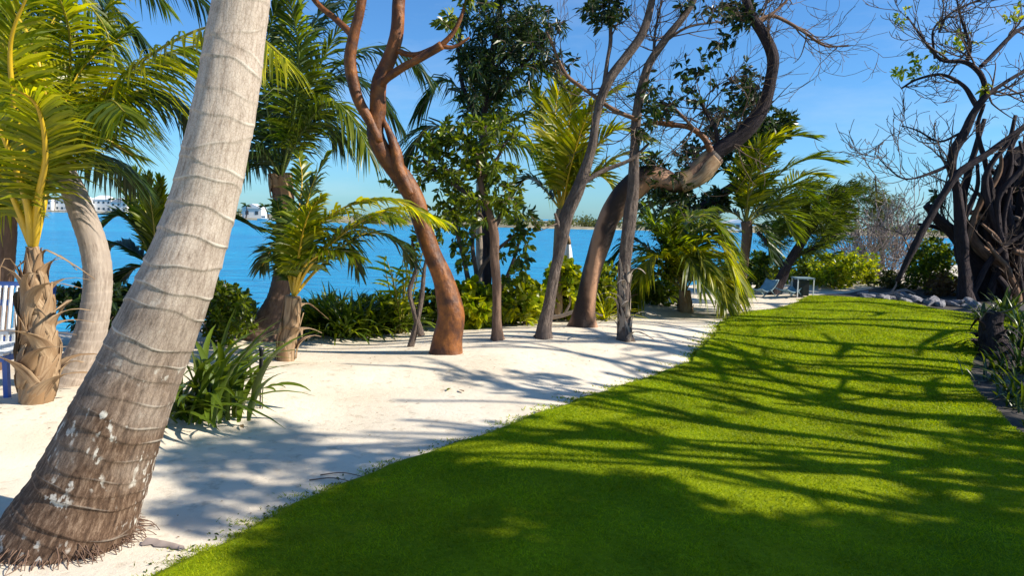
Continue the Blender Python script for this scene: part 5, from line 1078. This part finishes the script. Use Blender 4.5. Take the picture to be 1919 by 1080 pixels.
def house(px, w_, d_, h_, rh, lab, roof, setb=10, storeys=2, gable=True, rz=0.0):
    Y = shY(px) + setb; q = P(px, 540, Y); b = np.array([q[0], q[1], WATER_Z + .7]); t = thing('house', lab, 'house', b, 'white houses along the far shore')
    mb = MB(); box(mb, b + [0, 0, h_ / 2], (w_, d_, h_)); mb.build('wall', M['house'], t, smooth_=False)
    x, y = w_ / 2 + .4, d_ / 2 + .4; mb = MB()
    if gable: v = [[-x, -y, h_], [x, -y, h_], [x, y, h_], [-x, y, h_], [0, -y, h_ + rh], [0, y, h_ + rh]]; f = [np.array([[0, 4, 5, 3], [1, 2, 5, 4], [0, 3, 2, 1]]), np.array([[0, 1, 4], [2, 3, 5]])]
    else: v = [[-x, -y, h_], [x, -y, h_], [x, y, h_], [-x, y, h_], [-x * .4, 0, h_ + rh], [x * .4, 0, h_ + rh]]; f = [np.array([[0, 1, 5, 4], [2, 3, 4, 5], [0, 3, 2, 1]]), np.array([[1, 2, 5], [3, 0, 4]])]
    mb.add(np.array(v) + b + [0, 0, .02], f); mb.build('roof', M[roof], t, smooth_=False)
    nw = max(2, int(w_ / 3.2))
    for s_ in range(storeys):
        for k in range(nw):
            mb = MB(); box(mb, b + [-w_ / 2 + w_ * (k + .5) / nw, -d_ / 2 - .02, h_ * (s_ + .55) / storeys], (1.5, .12, 1.6)); mb.build('window', M['win'], t, smooth_=False)
HS = [(92, 13, 'gable house, leftmost gabled one on the far shore', 'roof_white', True), (128, 11, 'low gable house second from the left on the far shore', 'roof', True), (200, 15, 'wide hip-roofed house just right of the slim pale trunk', 'roof_white', False), (232, 12, 'gable house behind the small upright palm', 'roof', True), (262, 12, 'gable house showing right of the slim trunk, pale roof', 'roof_white', True), (315, 14, 'hip-roofed house beside the thick leaning trunk', 'roof_white', False), (60, 14, 'hip-roofed house behind the left palm sheaths', 'roof', False), (165, 12, 'gable house partly behind the slim pale trunk', 'roof_white', True)]
for i, (px, w_, lb_, rf_, gb) in enumerate(HS): house(px, w_, 9, 7.5 + (i % 3), 3.2, 'white ' + lb_, rf_, 12 + 5 * (i % 3), 2, gb)
house(478, 9, 7, 4.6, 2.2, 'white gable house just right of the thick leaning trunk', 'roof_white', 14, 1, True)
house(1372, 10, 7, 3.2, 1.6, 'small white cottage among far trees behind the slender far palm', 'roof_white', 4, 1, True)
q = P(497, 540, shY(497) - 14); b = np.array([q[0], q[1], WATER_Z]); t = thing('motor_boat', 'small white boat moored by the far shore right of the thick trunk', 'boat', b)
v = []
for x, hw, zb, zt in ((-3, 1.0, 0, .9), (-1, 1.2, -.1, .9), (1.5, 1.0, -.1, 1.0), (3.4, .05, .5, 1.25)): v += [[x, -hw, zt], [x, -hw * .7, zb], [x, hw * .7, zb], [x, hw, zt]]
i = np.arange(3)[:, None] * 4; j = np.arange(3)[None]; mb = MB(); mb.add(np.array(v) + b, [np.stack([i + j, i + 4 + j, i + 5 + j, i + j + 1], -1).reshape(-1, 4), np.stack([i[:, 0], i[:, 0] + 3, i[:, 0] + 7, i[:, 0] + 4], -1), np.array([[0, 1, 2, 3]])]); mb.build('hull', M['white'], t, smooth_=False)
mb = MB(); box(mb, b + [-.3, 0, 1.5], (1.8, 1.4, 1.3)); mb.build('cabin', M['white'], t, smooth_=False); mb = MB(); box(mb, b + [-.3, -.71, 1.7], (1.5, .04, .5)); mb.build('window', M['win'], t, smooth_=False)
for px in (130, 262):
    q = P(px, 540, shY(px) - 8); b = np.array([q[0], q[1], WATER_Z]); t = thing('dock', ('brown dock left of' if px < 200 else 'brown dock right of') + ' the slim pale trunk on the far shore', 'dock', b)
    mb = MB(); box(mb, b + [0, 0, 1.0], (46, 3, .35)); mb.build('deck', M['wood'], t, smooth_=False)
    for k in range(9): mb = MB(); tube(mb, np.array([b + [-22 + k * 5.5, -1.3, -.5], b + [-22 + k * 5.5, -1.3, 1.9]]), .22, 7); mb.build('post', M['wood'], t)
# palms among the far houses
for i, (px, lb_) in enumerate([(107, 'between the two leftmost houses'), (148, 'left of the slim pale trunk'), (215, 'above the wide hip-roofed house'), (247, 'left of the small upright palm'), (290, 'right of the small upright palm'), (462, 'just right of the thick trunk'), (505, 'above the moored boat')]):
    Y = shY(px) + 8; q = P(px, 540, Y); b = np.array([q[0], q[1], WATER_Z + .6]); t = thing('distant_palm', 'dark distant palm on the far shore ' + lb_, 'palm tree', b, 'palms on the far shore')
    H_ = 8 + 4 * rg.random() if px < 400 else 6; tp = b + [rg.normal(), 0, H_]; mb = MB(); tube(mb, cat([b, (b + tp) / 2 + [.4, 0, 0], tp], 8), np.linspace(.3, .2, 8), 6); mb.build('trunk', M['bark_dark'], t)
    mb = MB()
    for k in range(11):
        c = arc(tp, k * .571 + rg.random() * .3, .9 * rg.random(), 3.4, 1.9, 5); s_ = np.array([0, 0, 1.0]); w_ = np.array([.2, .7, .9, .7, .4, .05]); v = np.stack([c, c - s_ * w_[:, None]], 1); i_ = np.arange(5)[:, None] * 2; mb.add(v.reshape(-1, 3), np.concatenate([i_, i_ + 1, i_ + 3, i_ + 2], 1))
    mb.build('crown', M['palm_dark'], t, kind='stuff')

# ------------------------------------------------------------------ grove right of and behind the viewer: its shade falls over the lawn
rg = np.random.default_rng(505)
def inside(p, poly):
    x, y = p; c = False; j = len(poly) - 1
    for i in range(len(poly)):
        if (poly[i][1] > y) != (poly[j][1] > y) and x < (poly[j][0] - poly[i][0]) * (y - poly[i][1]) / (poly[j][1] - poly[i][1] + 1e-12) + poly[i][0]: c = not c
        j = i
    return c
def over(poly, n, h0, h1, hole=None):
    """points up the sun's rays from ground spots inside the polygon"""
    g = np.array([G(*q)[:2] for q in poly]); lo, hi_ = g.min(0), g.max(0); out = []
    while len(out) < n:
        p = lo + (hi_ - lo) * rg.random(2)
        if inside(p, g):
            h = h0 + (h1 - h0) * rg.random(); out.append(np.array([p[0], p[1], 0]) + SUN * (h / SUN[2]))
    return np.array(out)
def grove_tree(label, base, tg, leaf, k, L, W, trunk_r, fork=2.4, bark='bark_grey'):
    t = thing('shade_tree', label, 'tree', base); ctr = tg.mean(0); top = base + (ctr - base) * .6; nodes = []; rads = []
    tr_ = cat([base - [0, 0, .1], base + [0, 0, fork] + (ctr - base) * [.12, .12, 0], top], 24); mb = MB(); tube(mb, tr_, np.linspace(trunk_r, trunk_r * .5, 24), 12, lambda th, L_: 1 + .06 * np.sin(3 * th + L_ * 2)); mb.build('trunk', M[bark], t)
    nodes += list(tr_[10:]); rads += list(np.linspace(trunk_r * .8, trunk_r * .5, 14))
    for q in range(5):
        e_ = tg[rg.integers(len(tg))]; c = cat([tr_[14 + 2 * q], (tr_[14 + 2 * q] + e_) / 2 + rg.normal(size=3) * .3, e_], 14); mb = MB(); tube(mb, c, np.linspace(trunk_r * .45, .02, 14), 8); mb.build('branch', M[bark], t); nodes += list(c); rads += list(np.linspace(trunk_r * .45, .02, 14))
    mbt = MB(); d = grow(nodes, rads, tg, mbt, rg, .004, .3, 4); mbt.build('twigs', M['twig'], t, kind='stuff')
    mbl = MB(); rosettes(mbl, tg, d + np.array([0, 0, .3]), k, L, W, .2, .25, .9, False, rg); mbl.build('crown', M[leaf], t, smooth_=False, kind='stuff')
near = [(300, 1250), (520, 985), (640, 915), (780, 858), (880, 885), (1040, 893), (1110, 905), (1180, 893), (1290, 930), (1290, 975), (1500, 992), (1560, 980), (1700, 985), (1800, 1010), (2300, 1050), (2300, 1400), (300, 1400)]
tgs = over(near, 1150, 4.6, 7.4)
grove_tree('leafy shade tree behind the viewer whose shadow covers the near lawn', np.array([9.0, .4, -.1]), tgs, 'leaf', 12, .17, .085, .22)
rgt = [(1700, 960), (1760, 900), (1800, 830), (1860, 790), (1919, 800), (2200, 900), (2300, 1100), (1850, 1080)]
tg2 = np.vstack([over(rgt, 170, 4.6, 7), over([(1840, 700), (1870, 740), (1919, 790), (2100, 780), (2000, 690)], 40, 4, 6)])
grove_tree('leafy shade tree right of the viewer shading the right lawn edge', np.array([12.8, 3.6, -.3]), tg2, 'leaf', 12, .17, .085, .2)
dap = [(290, 960), (300, 860), (360, 800), (520, 790), (640, 850), (740, 890), (620, 925), (480, 990), (350, 1010)]
pat = [[(780, 690), (1050, 700), (1150, 745), (960, 745), (820, 715)], [(830, 800), (960, 780), (985, 800), (880, 825)], [(1270, 735), (1370, 745), (1390, 800), (1300, 790)], [(1590, 810), (1720, 810), (1780, 835), (1640, 830)], [(1420, 850), (1570, 858), (1640, 900), (1500, 905)], [(1040, 800), (1210, 805), (1260, 830), (1100, 825)]]
tg3 = np.vstack([over(dap, 95, 5, 7)] + [over(q, 5 if i else 26, 4.4, 6) for i, q in enumerate(pat)])
grove_tree('slender shade tree at the right of the viewer dappling sand and lawn', np.array([8.2, 5.2, -.3]), tg3, 'leaf', 12, .15, .07, .12, 3.2)
# slim bare trunks along the right side of the lawn: long thin shadows
for i, (x, y, H_, lx, ly) in enumerate([(9.0, 3.4, 6.5, -.6, .5), (9.6, 4.6, 7.5, .3, .8), (8.6, 5.2, 6.0, -.9, .2), (10.6, 6.3, 7.0, -.4, .4), (11.2, 7.6, 7.5, -.9, .6), (12.4, 8.9, 8.0, -.6, .2), (9.4, 6.4, 5.5, -.5, .9), (11.2, 9.9, 7, -.8, .3), (12.6, 10.9, 6.5, -.3, .5), (12.0, 12.0, 7.5, -.9, -.3), (14.2, 13.0, 8, -.9, .4), (13.6, 14.6, 7, -.5, .5), (8.4, 4.2, 6, -.4, .3), (9.9, 5.6, 6.8, -.2, .6), (10.3, 7.2, 6.2, -.7, .3), (10.9, 8.6, 7.4, -.4, -.2), (9.7, 7.9, 5.6, -.6, .5)]):
    b = np.array([x, y, float(hgt(x, y))]); t = thing('bare_tree', ['slim bare tree nearest the viewer beyond the right edge', 'second slim bare tree beyond the right edge', 'short leaning bare tree beyond the right edge', 'bare tree level with the lawn middle beyond the right edge', 'leaning bare tree beyond the right edge past mid lawn', 'tallest bare tree beyond the right edge by the stump', 'thin low bare tree beyond the right edge', 'bare tree beyond the right edge just behind the stump', 'second bare tree beyond the right edge behind the stump', 'crooked bare tree beyond the right edge near the rocks', 'tall leaning bare tree beyond the right edge near the fig', 'bare tree beyond the right edge right beside the fig', 'low bare tree beyond the right edge by the near lawn', 'upright bare tree beyond the right edge before mid lawn', 'forked bare tree beyond the right edge past mid lawn', 'straight bare tree beyond the right edge close to the stump', 'stunted bare tree beyond the right edge close to the stump'][i], 'tree', b, 'bare trees right of the lawn')
    tp = b + [lx, ly, H_]; c = cat([b - [0, 0, .1], b + [lx * .1 + .15, ly * .2, H_ * .35], b + [lx * .7, ly * .5, H_ * .7], tp], 30); mb = MB(); tube(mb, c, np.linspace(.16, .06, 30), 9); mb.build('trunk', M['bark_dark'], t)
    mbt = MB(); tg = []
    for q in (13, 18, 23, 27): tg += [e_[0] for e_ in sprout(mbt, c[q], rg.normal(size=3) + [0, 0, .5], 1.8 * (.6 + .6 * rg.random()), .075, rg, 1 if q > 20 else 0, .3, .5, 5, .03)]
    tg = np.array(tg); tg = tg[rg.permutation(len(tg))]; mbt.build('branches', M['twig'], t, kind='stuff')
